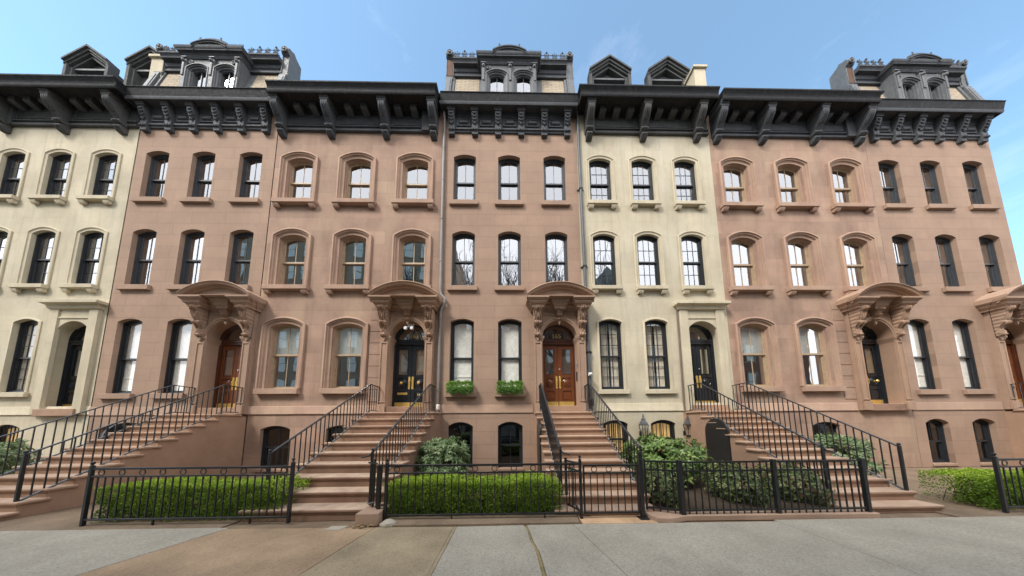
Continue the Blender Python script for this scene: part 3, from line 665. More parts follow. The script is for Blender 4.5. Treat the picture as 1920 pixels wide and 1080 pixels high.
q.bar((dx+.68,fy-.16,16.41),(dx+1.30,fy-.16,16.41), .012, .012, (0,1,0))
q.build('dormer_cresting', M['cornice'], dm)

# ------------------------------------------------------------------ left house
h163 = empty('row_house', (-5.84,0,0), 'weathered pinkish brown row house with black double doors and deep moulded window surrounds', 'house', 'attached row houses')
def st163(**k): return dict(dict(rd=.12, fw=.045, frame=M['frame163'], grid=(2,1,1), glass=M['glass'], trim=M['trim163'], sill=(.30,.17,.17,True), sur=SUR163, sw=.05, mw=.022), **k)
Y0, Y1 = -9.05, -2.64
wl = MB(); holes = []
for x in (-3.70, -5.90, -8.10):
    holes.append(window(h163, x, 10.04, 11.74, .14, .97, st163(glass=M['glasshi'], meet=.50, blind=(.45,.8,M['shade']) if False else None), wl))
    holes.append(window(h163, x, 6.64, 8.53, .15, .97, st163(meet=.50), wl))
for i, x in enumerate((-5.87, -8.08)):
    holes.append(window(h163, x, 2.90, 5.10, .15, 1.06, st163(blind=(.52,1,M['shade']), meet=.52, sill=(.20,.20,.15,False)), wl))
    holes.append(window(h163, x, .2, 1.5, .12, 1.0, st163(frame=M['frameblk'], glass=M['glassdark'], sur=None, sill=(.05,.1,.06,False)), wl))
portal(h163, -3.69, M['portal163']); holes.append(arch(-3.69, 1.30, 2.0, 4.70, .64, 0, 20))
wall_with(h163, wl, Y0, Y1, 0, 14.18, holes, M['stone163'])
doors(h163, -3.69, M['blackdoor'], M['blackdoor'], '163', True)
q = MB()
for k in range(8):
    z = 2.36+k*.42
    for xa, xb in ((-5.1,-4.65),(-2.735,-2.66)):
        if z < 5.7: pass
q = MB().run([(0,2.0),(.03,2.0),(.04,2.015),(.04,2.03),(.03,2.045),(.03,2.26),(.012,2.29),(0,2.295)], Y0, -4.66, 0, False, False); q.build('water_table', M['trim163'], h163)
q = MB()                                                        # rusticated courses of the parlour floor
for k in range(8):
    z = 2.42+k*.42; q.box(-5.06, -4.63, -.018, .02, z+.008, z+.412)
for k in range(8, 9): q.box(-5.06, -2.66, -.017, .02, 2.42+k*.42+.008, 2.42+k*.42+.3)
q.build('rusticated_course', M['stone163'], h163, bevel=.006)
rooms(h163, Y0, Y1, (2.0, 6.0, 9.6), 13.9)
def big_cornice(house, x0, x1, bx, mat, rl, rr, ups=0., mods=None):
    m = MB(); u = ups
    m.run([(0,13.02+u),(.09,13.03+u),(.10,13.10+u),(.05,13.13+u),(.05,13.18+u),(.10,13.20+u),(.10,13.24+u),(.06,13.26+u),(.04,13.30+u),(.04,13.79+u),(0,13.79+u)], x0, x1, 0, rl, rr)
    c = m.build('cornice', mat, house)
    m = MB(); m.run([(0,13.795+u),(.06,13.80+u),(.08,13.82+u),(.10,13.90+u)] + [(.14,13.92+u),(.60,13.93+u),(.60,13.84+u),(.64,13.82+u),(.67,13.86+u),(.67,13.93+u),(.64,13.95+u),(.66,14.08+u),(.73,14.16+u),(.73,14.20+u),(.1,14.26+u),(0,14.26+u)], x0, x1, 0, rl, rr)
    m.build('crown_moulding', M['gutter'], c)
    b = MB().box(x0+.02, x1-.02, .0, 1.5, 13.9, 14.2+u); b.build('roof_edge', mat, c)
    b = MB().run([(.645,13.955+u),(.665,14.08+u),(.735,14.155+u),(.735,14.205+u),(.72,14.215+u)], x0, x1, 0, rl, rr); b.build('gutter', M['gutter'], c)
    for x in bx:
        b = MB(); w = .145
        b.prism_x([(-.03,13.90+u),(-.60,13.90+u),(-.60,13.80+u),(-.56,13.78+u),(-.56,13.70+u),(-.03,13.70+u)], x-w-.02, x+w+.02)
        b.prism_x([(-.03,13.72+u),(-.55,13.72+u),(-.555,13.62+u),(-.53,13.52+u),(-.46,13.40+u),(-.36,13.28+u),(-.27,13.20+u),(-.20,13.10+u),(-.18,13.02+u),(-.03,13.02+u)], x-w+.02, x+w-.02)
        b.prism_x([(-.03,13.12+u),(-.23,13.12+u),(-.27,13.08+u),(-.27,13.02+u),(-.23,12.98+u),(-.15,12.97+u),(-.03,12.97+u)], x-w, x+w)
        b.prism_x([(-.0,12.97+u),(-.17,12.97+u),(-.21,12.91+u),(-.20,12.82+u),(-.15,12.75+u),(-.08,12.72+u),(-.0,12.72+u)], x-w+.03, x+w-.03)
        for s in (-.07, 0, .07): b.bar((x+s,-.54,13.68+u),(x+s,-.53,13.50+u), .03, .05); b.bar((x+s,-.535,13.51+u),(x+s,-.36,13.27+u), .03, .05); b.ball((x+s,-.25,13.05+u), .045, 8)
        for s in (-.05, .05): b.ball((x+s,-.19,12.86+u), .06, 8)
        b.build('bracket', mat, c, bevel=.008)
    for x in mods:
        b = MB(); w = .125; b.prism_x([(-.05,13.925+u),(-.33,13.925+u),(-.33,13.75+u),(-.31,13.72+u),(-.22,13.69+u),(-.05,13.64+u)], x-w, x+w); b.build('modillion', mat, c, bevel=.006)
    bs = sorted(bx)
    for a, d in zip(bs, bs[1:]):
        b = MB(); xa, xb = a+.30, d-.30
        b.strip([P3([(xa-uu,13.36+u-uu),(xb+uu,13.36+u-uu),(xb+uu,13.66+u+uu),(xa-uu,13.66+u+uu)], y) for uu, y in ((.03,-.035),(.03,-.06),(0,-.06),(-.005,-.045),(-.02,-.045))], True)
        b.build('frieze_panel', mat, c)
    return c
big_cornice(h163, -9.02, -3.42, (-3.00,-4.98+.13,-6.75-.2,-8.9), M['cornice'], True, False, -.03, (-3.55,-4.2,-5.45,-6.1,-7.5,-8.2)) if False else None
cc = big_cornice(h163, -8.95, -3.46, (-3.0,-4.84,-6.95,-8.80), M['cornice'], False, True, -.03, (-3.74,-4.36,-5.62,-6.24,-7.55,-8.15))
b = MB().box(-3.47, -2.86, -.14, 0.02, 13.0, 13.9); b.build('frieze_end', M['cornice'], cc, bevel=.01)

# ------------------------------------------------------------------ right house
h167 = empty('row_house', (5.28,0,0), 'cream painted row house with black multi-pane windows and two pedimented roof dormers', 'house', 'attached row houses')
def st167(**k): return dict(dict(rd=.085, fw=.075, frame=M['frameblk'], grid=(3,2,2), glass=M['glass'], trim=M['creamtrim'], sill=(.14,.15,.15,True), sur=SUR167, sw=.04, mw=.016), **k)
Z0, Z1 = 2.602, 7.95
wl = MB(); holes = []
for x in (3.49, 5.17, 6.88):
    holes.append(window(h167, x, 10.09, 11.88, .13, .86, st167(glass=M['glasshi'], meet=.47, grid=(3,2,2)), wl))
    holes.append(window(h167, x+.02, 6.66, 8.66, .13, .85, st167(meet=.5), wl))
for x in (3.58, 5.27):
    holes.append(window(h167, x, 2.82, 5.28, .12, .84, st167(grid=(3,3,3), glass=M['glasslo'], sill=(.13,.17,.10,False), curtain=.44, sur=[(.07,.001),(.07,-.02),(.05,-.035),(.0,-.035),(-.004,.05)]), wl))
    holes.append(window(h167, x+.02, .45, 1.60, .13, .88, st167(grid=(2,1,1), glass=M['glasslo'], sur=None, sill=(.04,.1,.05,False), blind=(0,1,M['warmroom'])), wl))
holes.append(arch(6.94, 1.30, 2.0, 4.70, .64, 0, 20)); wall_with(h167, wl, Z0, Z1, 0, 14.2, holes, M['cream'])
for x in (3.60, 5.29):
    q = MB()
    for k in range(7): xx = x-.36+.12*k; q.tube([(xx,.03,.46),(xx,.03,1.60+.13*(1-((xx-x)/.44)**2)-.03)], .012, 6)
    for z in (.62,1.05): q.bar((x-.43,.03,z),(x+.43,.03,z), .012, .03, (0,1,0))
    for s in (-1,1): q.tube([(x+s*(.05+.1*math.cos(t*.5)),.02,.7+.1*math.sin(t*.5)) for t in range(10)], .01, 5)
    q.build('window_bars', M['iron'], h167)
q = MB().run([(0,2.03),(.02,2.03),(.035,2.045),(.035,2.065),(.02,2.085),(.02,2.30),(.012,2.32),(0,2.325)], Z0+.10, Z1, 0, False, False); q.build('water_table', M['creamtrim'], h167)
rooms(h167, Z0, Z1, (2.0, 6.0, 9.6), 13.9)
big_cornice(h167, 3.30, 7.90, (2.98+.1,5.24,7.4), M['cornice167'], True, False, .03, (3.60,4.15,4.70,5.84,6.40,6.94))
q = MB().box(2.93, 3.31, -.14, .02, 13.05, 13.95); q.build('frieze_end', M['cornice167'], [c for c in kids(h167) if c.name.startswith('cornice')][0], bevel=.01)
# portal of the right house (only its left edge shows)
q = MB(); q.box(6.12,6.42,-.10,0,2.05,5.75); q.box(7.46,7.76,-.10,0,2.05,5.75); dh = arch(6.94, 1.23, 2.02, 4.70, .614, 0, 24); q.holed([[(6.42,2.02),(6.325,2.02)][:0]+[(6.42,2.02),(6.33,2.02)][:0]+[(6.30,2.02)]+dh+[(7.58,2.02),(7.58,5.75),(6.30,5.75)]], -.06); q.strip([P3(dh,-.06), P3(dh,.34)]); q.run([(0,5.72),(.04,5.74),(.06,5.85),(.16,5.9),(.16,6.0),(0,6.02)], 6.12, 7.76, -.10, True, True, 0); q.box(6.42,7.46,-.085,-.05,5.40,5.46)
pp = q.build('door_surround', M['creamtrim'], h167, bevel=.006)
doors(h167, 6.94, M['blackdoor'], M['blackdoor'], None)
# roof slope, dormers, party chimney
q = MB().prism_x([(-.2,14.25),(2.2,17.0),(6.,17.0),(6.,14.25)], Z0+.1, Z1); q.build('roof', M['slate'], h167)
for x in (4.36, 6.94):
    dy = .5; m = MB(); hw = .80
    m.prism_y([(x-hw,15.),(x+hw,15.),(x+hw,16.85),(x,17.42),(x-hw,16.85)], dy+.30, 3.2)
    d = m.build('dormer', M['cornice167'], h167)
    r = MB()
    for s in (-1, 1):                                         # raking mouldings and side posts
        for (o, th, ya, yb) in ((0,.07,dy-.06,dy+.3),(.07,.09,dy,dy+.3),(.16,.07,dy+.05,dy+.3),(.25,.08,dy+.12,dy+.3)):
            k = (17.70-17.02)/.92; a = .92
            e0 = (x+s*a, 17.02-o*1.25); e1 = (x, 17.70-o*1.25)
            r.prism_y([e0, e1, (x, e1[1]-th*1.25), (x+s*a, e0[1]-th*1.25)], ya, yb)
        xs = sorted((x+s*.92, x+s*.80)); r.box(xs[0], xs[1], dy+.02, dy+.3, 15., 16.95)
        xs = sorted((x+s*.80, x+s*.70)); r.box(xs[0], xs[1], dy+.10, dy+.3, 15., 16.80)
    r.build('pediment', M['cornice167'], d)
    r = MB().box(x-.70, x+.70, dy+.14, dy+.3, 16.72, 16.80); r.build('pediment_rail', M['mansard'], d)
q = MB().box(7.72, 8.2, .1, 2.5, 14.2, 16.45); q.box(7.66, 8.26, .04, 2.56, 16.45, 16.56); q.build('chimney', M['creamtrim'], h167, bevel=.01)

# ------------------------------------------------------------------ stoops
def stoop(name, x0, x1, n, r, t, mat, label, z1=2.0, y1=-.85):
    root = empty(name, ((x0+x1)/2, y1-(n-1)*t/2, 0), label, 'stoop', 'front stoops')
    prof = [(-.0,0.0)]
    body = [(0.0,-.02),(0.0,z1-.06)]
    for k in range(n):
        y = y1-k*t+.035; z = z1-k*r-.06; body += [(y, z), (y, z-r)] if k < n-1 else [(y,z),(y,-.02)]
    ded = []
    for p in body:
        if not ded or (abs(p[0]-ded[-1][0])+abs(p[1]-ded[-1][1])) > 1e-4: ded.append(p)
    MB().prism_x(ded, x0+.045, x1-.045).build('stair_body', mat, root)
    for k in range(n):
        yf = y1-k*t; yb = (y1-(k-1)*t+.036) if k else -.001; z = z1-k*r
        s = MB(); wob = .004*math.sin(k*7.)
        s.box(x0+wob, x1+wob*.5, yf, yb+.03 if k else -.16, z-.062, z); s.build('step', mat, root, bevel=.024, seg=3)
        MB().box(x0+.03, x1-.03, yf+.022, yf+.06, z-.085, z-.060).build('step_moulding', mat, root)
    return root
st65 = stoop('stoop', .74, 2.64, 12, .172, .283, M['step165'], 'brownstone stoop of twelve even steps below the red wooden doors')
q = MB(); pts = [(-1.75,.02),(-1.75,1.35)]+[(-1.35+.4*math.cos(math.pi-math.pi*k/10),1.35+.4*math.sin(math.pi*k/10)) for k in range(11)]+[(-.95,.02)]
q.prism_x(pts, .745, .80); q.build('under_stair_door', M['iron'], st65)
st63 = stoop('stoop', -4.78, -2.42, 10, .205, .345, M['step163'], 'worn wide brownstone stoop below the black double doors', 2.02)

def railing(X, zt, yt, yb, slope, lz, n, label, wall_y=-.13, hook=0, noz=0):
    """stair railing: flat handrail, square balusters, sloping bottom bar and newel"""
    root = empty('stair_railing', (X,(yt+yb)/2,1), label, 'railing', 'iron stair railings')
    zb = zt-slope*(yt-yb)
    h = MB(); h.bar((X,wall_y,zt-.02),(X,yt-.02,zt), .045, .022); h.bar((X,yt,zt),(X,yb,zb), .045, .022)
    if hook: h.tube([(X,yb,zb),(X+hook*.05,yb-.02,zb-.06),(X+hook*.18,yb-.04,zb-.09)], .018, 6)
    h.build('handrail', M['ironrail'], root, bevel=.004)
    b = MB(); low = lambda y: (lz+.07) if y > yt else lz+.09-slope*(yt-y)-.02
    b.bar((X,wall_y,lz+.07),(X,yt,lz+.07), .012, .03); b.bar((X,yt,lz+.07),(X,yb,low(yb)), .032, .03); b.build('bottom_rail', M['bottomrail'], root)
    m = n
    for k in range(5):
        y = wall_y-.03+(yt-wall_y+.03)*k/4.
        MB().bar((X,y,lz+.06 if k < 4 else lz),(X,y,zt-.02), .016 if k < 4 else .028, .016 if k < 4 else .028).build('baluster', M['iron'], root)
    for k in range(1, m):
        y = yt+(yb-yt)*k/m; MB().bar((X,y,low(y)-.01),(X,y,zt-slope*(yt-y)), .016, .016).build('baluster', M['iron'], root)
    fl = low(yb)-.34
    MB().bar((X,yb,max(.0,fl)),(X,yb,zb+.02), .042, .042).ball((X,yb,zb+.05), .028, 8).build('newel_post', M['iron'], root, bevel=.004)
    return root
S65 = .172/.283; S63 = .205/.345
railing(.935, 2.93, -.66, -3.62, S65, 2.0, 24, 'black iron stair railing left of the steps to the red doors', hook=1)
railing(2.515, 2.93, -.66, -3.62, S65, 2.0, 24, 'black iron stair railing between the red-door stoop and the cream house')
railing(-4.56, 2.93, -.66, -3.70, S63, 2.02, 24, 'black iron stair railing left of the steps to the black doors')
railing(-2.655, 2.93, -.66, -3.70, S63, 2.02, 24, 'black iron stair railing between the black-door stoop and the leafy shrub', hook=-1)

# ------------------------------------------------------------------ front fence, gates
def fence_panel(name, label, cat, x0, x1, y, zb, zm, zt, rings, post0, post1, group=None, nb=None, legs=()):
    root = empty(name, ((x0+x1)/2, y, 0), label, cat, group)
    for z, h in ((zb,.032),(zm,.026),(zt,.036)):
        MB().bar((x0,y,z),(x1,y,z), .03, h, (0,1,0)).build('rail', M['iron'], root, bevel=.004)
    nb = nb or round((x1-x0)/.125)
    for k in range(1, nb):
        x = x0+(x1-x0)*k/nb; MB().bar((x,y,zb),(x,y,zm), .015, .015).build('picket', M['iron'], root)
    for x in rings: MB().ring((x,y,(zm+zt)/2), .048, .0075).build('ring', M['iron'], root)
    for x in legs: MB().bar((x,y,.0),(x,y,zb), .022, .022).build('leg', M['iron'], root)
    for x, top in (post0, post1):
        if top: MB().bar((x,y,.0),(x,y,top), .045, .045).lathe([(.03,0),(.03,.012),(.012,.02),(.012,.03),(.024,.045),(.026,.06),(.018,.078),(.001,.085)], (x,y,top), 'z', 12).build('post', M['iron'], root, bevel=.003)
    return root
fence_panel('front_fence', 'black iron front fence with a row of rings standing before the hedge', 'fence', -2.19, 1.19, -4.05, .10, .80, .93, [-2.02+.34*k for k in range(10)], (-2.19,.97), (1.19,1.0), legs=(-1.05,.55), nb=27)
g = fence_panel('gate', 'black iron gate with two rings at the foot of the red-door stoop', 'gate', 1.25, 2.20, -4.05, .10, .77, .90, [1.44,1.70,1.96], (0,0), (0,0), nb=8)
MB().box(1.235,1.265,-4.065,-4.035,.09,.91).build('stile', M['iron'], g, bevel=.003); MB().box(2.185,2.215,-4.065,-4.035,.09,.91).build('stile', M['iron'], g, bevel=.003)
q = MB().bar((2.262,-4.05,0),(2.262,-4.05,1.08), .06, .06); q.box(2.222,2.302,-4.09,-4.01,1.08,1.10); q.box(2.235,2.29,-4.08,-4.02,1.10,1.13); q.box(2.17,2.33,-4.16,-4.0,.0,.022)
tag(q.build('gate_post', M['iron'], loc=(2.262,-4.05,0), bevel=.004), 'thick black iron gate post between the gate and the cream house fence', 'post')
# short return panel behind the gate post
root = empty('fence_return', (1.1,-3.8,0), 'short black iron fence return running back from the gate to the stoop', 'fence')
pa, pb = Vector((1.17,-4.0,0)), Vector((1.03,-3.62,0))
for z in (.12,.80,.93): MB().bar(pa+Vector((0,0,z)), pb+Vector((0,0,z)), .026, .026, (0,0,1)).build('rail', M['iron'], root)
for k in range(1,5):
    p = pa.lerp(pb, k/4); MB().bar((p.x,p.y,.0 if k == 4 else .12),(p.x,p.y,.98 if k == 4 else .8), .016 if k < 4 else .045, .016 if k < 4 else .045).build('picket' if k < 4 else 'post', M['iron'], root)
MB().ring((1.10,-3.81,.865), .045, .007).build('ring', M['iron'], root)
MB().bar((1.17,-4.02,.12),(1.10,-3.9,.24), .02, .03).build('latch', M['iron'], root)
# small pieces by the left stoop
root = empty('side_gate', (-2.4,-4.0,0), 'narrow black iron side gate standing on the stone block by the black-door stoop', 'gate')
for x, y, zt, w in ((-2.50,-3.88,.98,.030),(-2.58,-3.82,.90,.02),(-2.42,-3.92,.92,.018),(-2.34,-3.99,.93,.05)):
    m = MB().bar((x,y,.19),(x,y,zt), w, w)
    if w == .03: m.ball((x,y,zt+.03), .03, 8)
    m.build('bar', M['iron'], root)
for z, h in ((.93,.03),(.26,.03)): MB().bar((-2.34,-3.99,z),(-2.20,-4.03,z), .025, h, (0,0,1)).build('rail', M['iron'], root)
MB().tube([(-2.62,-3.86,.28),(-2.55,-3.93,.26),(-2.42,-3.98,.30)], .012, 6).build('clasp', M['bottomrail'], root)
MB().bar((-2.66,-3.80,.95),(-2.42,-3.94,.95), .03, .012, (0,0,1)).build('top_bar', M['iron'], root)

# fence of the cream house
root = empty('corner_fence', (2.7,-4.0,0), 'black iron fence on a stone curb in front of the cream house', 'fence')
pts = [Vector((2.40,-3.94,0)), Vector((2.62,-3.98,0)), Vector((2.92,-4.12,0)), Vector((4.6,-4.12,0)), Vector((6.2,-4.12,0))]
for z, h in ((.14,.03),(.95,.03),(.80,.018)):
    for a, b in zip(pts, pts[1:]): MB().bar(a+Vector((0,0,z)), b+Vector((0,0,z)), .03, h, (0,0,1)).build('rail', M['iron'], root)
for a, b in zip(pts, pts[1:]):
    n = max(2, round((b-a).length/.12))
    for k in range(n): p = a.lerp(b, k/n); MB().bar((p.x,p.y,.07),(p.x,p.y,.95), .016, .016).build('picket', M['iron'], root)
for p, w in ((pts[0],.03),(pts[2],.075),(pts[3],.06),(pts[4],.06)):
    MB().bar((p.x,p.y,.0),(p.x,p.y,.99), w, w).build('post', M['iron'], root, bevel=.004)
q = MB().prism_z([(2.33,-4.0),(2.40,-4.24),(2.62,-4.27),(2.95,-4.17),(6.3,-4.19),(6.3,-3.95),(2.9,-3.96),(2.55,-3.86),(2.36,-3.86)], -.02, .075)
tag(q.build('curb_stone', M['block'], loc=(2.6,-4.1,0), bevel=.012), 'low chipped stone curb under the cream house fence', 'curb')

# ------------------------------------------------------------------ drainpipes
pr = empty('downpipe', (-2.62,-.06,7), 'grey downpipe bending around the black-door pediment between the two brown houses', 'downpipe', 'house downpipes')
m = MB().tube([(-2.60,-.18,13.75),(-2.60,-.07,13.55),(-2.605,-.065,12),(-2.60,-.065,9),(-2.585,-.065,6.45),(-2.57,-.07,6.32),(-2.42,-.11,6.14),(-2.39,-.12,6.05),(-2.42,-.11,5.95),(-2.55,-.075,5.72),(-2.565,-.065,5.6),(-2.565,-.065,2.35)], .052, 12); m.build('pipe', M['pipe163'], pr)
for z in (12.3,10.9,9.3,7.6): MB().lathe([(.056,-.03),(.06,-.025),(.06,.025),(.056,.03)], (-2.60,-.065,z), 'z', 12).build('collar', M['pipe163'], pr)
MB().lathe([(.06,-.09),(.066,-.08),(.066,.08),(.06,.09)], (-2.565,-.075,2.22), 'z', 12).build('joint', M['sheer'], pr)
MB().tube([(-2.565,-.075,2.25),(-2.565,-.075,.05)], .062, 12).build('lower_pipe', M['pipebrown'], pr)
pr = empty('downpipe', (2.72,-.06,7), 'dark downpipe with straps on the edge of the cream house beside the red doors', 'downpipe', 'house downpipes')
MB().tube([(2.62,-.16,13.9),(2.66,-.07,13.6),(2.68,-.07,10),(2.735,-.07,4.5),(2.75,-.07,2.2),(2.75,-.07,.1)], .055, 12).build('pipe', M['pipe165'], pr)
MB().lathe([(.07,-.12),(.085,-.08),(.085,.10),(.07,.14)], (2.75,-.08,2.35), 'z', 12).build('collar', M['iron'], pr)
for x, z in ((2.675,10.6),(2.705,7.42),(2.735,4.15)): MB().box(x-.13, x+.13, -.03, -.002, z-.02, z+.02).box(x-.07, x+.07, -.135, -.01, z-.022, z+.022).build('strap', M['iron'], pr)
pr = empty('downpipe', (6.1,-.06,4), 'thin dark cable pipe running down the cream wall at the right edge', 'downpipe', 'house downpipes')
MB().tube([(6.08,-.03,5.75),(6.08,-.03,4.5),(6.06,-.03,2.4),(6.10,-.04,.9)], .03, 8).build('pipe', M['pipebrown'], pr)

# ------------------------------------------------------------------ lamps, camera
def lantern(x, z, label):
    root = empty('wall_lantern', (x,-.2,z), label, 'lantern', 'wall lanterns on the cream house')
    y = -.22; hx = lambda r, zz: [(x+r*math.cos(math.pi/4+math.pi/2*k), y+r*math.sin(math.pi/4+math.pi/2*k), zz) for k in range(4)]
    m = MB(); m.strip([hx(.155,z+.12), hx(.15,z+.14), hx(.085,z+.26), hx(.07,z+.27), hx(.07,z+.32), hx(.05,z+.34), hx(.02,z+.40)], True)
    m.lathe([(.02,0),(.03,.02),(.018,.05),(.026,.07),(.012,.10),(.001,.13)], (x,y,z+.39), 'z', 10); m.add(hx(.155,z+.12), [(0,1,2,3)]); m.build('lantern_roof', M['pipe165'], root)
    m = MB(); t = hx(.15,z+.12); b = hx(.085,z-.25)
    for p, q in zip(t, b): m.bar(p, q, .016, .016)
    for r, zz in ((.15,.115),(.088,-.245)):
        c = hx(r, z+zz)
        for k in range(4): m.bar(c[k], c[(k+1)%4], .016, .02, (0,0,1))
    m.add(hx(.09,z-.25)+hx(.04,z-.29), [(0,1,2,3),(4,5,6,7),(0,1,5,4),(1,2,6,5),(2,3,7,6),(3,0,4,7)])
    m.tube([(x,y,z-.28),(x,y+.10,z-.30),(x,-.01,z-.18)], .014, 6); m.box(x-.05, x+.05, -.02, 0, z-.25, z-.1); m.build('lantern_frame', M['iron'], root)
    m = MB().strip([hx(.142,z+.11), hx(.082,z-.24)], True); m.build('lantern_glass', M['glasslo'], root, smooth=False)
    MB().tube([(x,y,z-.24),(x,y,z-.06)], .02, 8).build('candle', M['lamp'], root)
lantern(4.47, 1.44, 'black wall lantern on the cream wall between the two barred windows')
lantern(6.02, 1.44, 'black wall lantern beside the thin cable pipe at the right edge')
m = MB().box(2.66,2.73,-.30,-.14,3.27,3.36); m.lathe([(.05,0),(.05,.04),(.04,.07),(.001,.09)], (2.70,-.30,3.31), 'y', 12); m.tube([(2.70,-.16,3.34),(2.72,-.08,3.42)], .02, 6)
tag(m.build('security_camera', M['white'], loc=(2.7,-.2,3.3), bevel=.01), 'small white security camera on the dark downpipe', 'camera')
m = MB().box(-3.75,-3.55,.02,.10,5.16,5.24)
for s in (-1, 1): m.tube([(-3.65+s*.05,.02,5.18),(-3.65+s*.08,-.05,5.10)], .03, 8); m.lathe([(.03,0),(.05,.05),(.066,.11),(.055,.125),(.001,.13)], (-3.65+s*.11,-.04,5.02), 'y', 12)
tag(m.build('security_light', M['white'], loc=(-3.65,0,5.15), bevel=.004), 'white twin security light under the arch above the black doors', 'light')

# ------------------------------------------------------------------ planting
def leaves(name, mat, parent, items, twig=None):
    """items: (pos, dir, up, length, width, var): folded four-point leaves"""
    vs = []; fs = []; var = []
    for p, d, u, ln, w, a in items:
        d = d.normalized(); s = d.cross(u)
        if s.length < 1e-4: s = d.cross(Vector((.3,.5,.8)))
        s.normalize(); n = s.cross(d)
        b = len(vs); mid = p+d*(ln*.5)+n*(ln*.06)
        vs += [p, mid+s*(w/2)+n*(w*.15), p+d*ln-n*(ln*.08), mid-s*(w/2)+n*(w*.15), mid]
        fs += [(b,b+1,b+4),(b+1,b+2,b+4),(b+2,b+3,b+4),(b+3,b,b+4)]; var += [a]*5
    me = bpy.data.meshes.new(name); off = wloc(parent)
    me.from_pydata([v-off for v in vs], [], fs); at = me.attributes.new('leafvar','FLOAT','POINT'); at.data.foreach_set('value', var)
    me.materials.append(mat); o = bpy.data.objects.new(name, me); COL.objects.link(o); o.parent = parent; return o
def rv(s=1.): return Vector((rnd.gauss(0,1), rnd.gauss(0,1), rnd.gauss(0,1)))*s
UP = Vector((0,0,1))
from mathutils import noise as mn
def nz(x, y, z): return mn.noise(Vector((x,y,z)))

hd = empty('hedge', (-.7,-3.55,0), 'clipped bright green boxwood hedge behind the ring fence', 'hedge')
items = []
hx0, hx1, hy0, hy1 = -2.26, .86, -3.93, -3.20
def htop(x, y): return .585+.035*math.sin(x*3.1)+.05*nz(x*2.6,y*2.6,1)+.03*nz(x*7,y*7,4)-(.10 if x > .6 else 0)*(x-.6)*4
for k in range(15500):
    face = rnd.random(); x = rnd.uniform(hx0, hx1)
    if face < .36: y = rnd.uniform(hy0, hy1); z = htop(x,y)-abs(rnd.gauss(0,.03)); nrm = Vector((0,-.25,1))
    elif face < .86: z = rnd.uniform(.02,1)*.6; y = hy0-.035*nz(x*4,z*5,2)+.05*abs(nz(x*9,z*9,7))+abs(rnd.gauss(0,.035))+.12*max(0,(z-.45))**1; z = min(z, htop(x,y)); nrm = Vector((0,-1,.35))
    elif face < .93: x = rnd.choice((hx0,hx1))+.04*nz(k*.01,1,2); y = rnd.uniform(hy0,hy1); z = rnd.uniform(.02,.58); nrm = Vector((1 if x > 0 else -1,-.3,.3))
    else: y = hy1-abs(rnd.gauss(0,.03)); z = rnd.uniform(.2,.58); nrm = Vector((0,1,.3))
    if nz(x*5.5,z*6.5,y*5) < -.47 and face > .36: continue
    if z < .2 and rnd.random() < .35*(1-z/.2): continue
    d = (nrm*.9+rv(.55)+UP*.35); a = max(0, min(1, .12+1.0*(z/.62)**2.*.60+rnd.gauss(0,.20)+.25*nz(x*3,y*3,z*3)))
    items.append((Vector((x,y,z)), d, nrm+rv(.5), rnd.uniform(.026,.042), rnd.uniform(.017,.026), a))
for k in range(11000):
    x = rnd.uniform(hx0+.05, hx1-.05); y = hy0+rnd.uniform(.06,.45); z = rnd.uniform(.03,.53)
    items.append((Vector((x,y,z)), Vector((0,-.6,.4))+rv(.5), Vector((0,-1,.3))+rv(.5), rnd.uniform(.03,.045), rnd.uniform(.02,.03), max(0,min(1,.14+rnd.gauss(0,.12)))))
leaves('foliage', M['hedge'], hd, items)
m = MB()
for k in range(60):
    x = rnd.uniform(hx0+.1,hx1-.1); y = rnd.uniform(hy0+.1,hy1-.1); m.tube([(x,y,0),(x+rnd.gauss(0,.06),y+rnd.gauss(0,.05),.25),(x+rnd.gauss(0,.12),y+rnd.gauss(0,.09),.50)], .007, 4, False)
m.build('branches', M['twig'], hd)

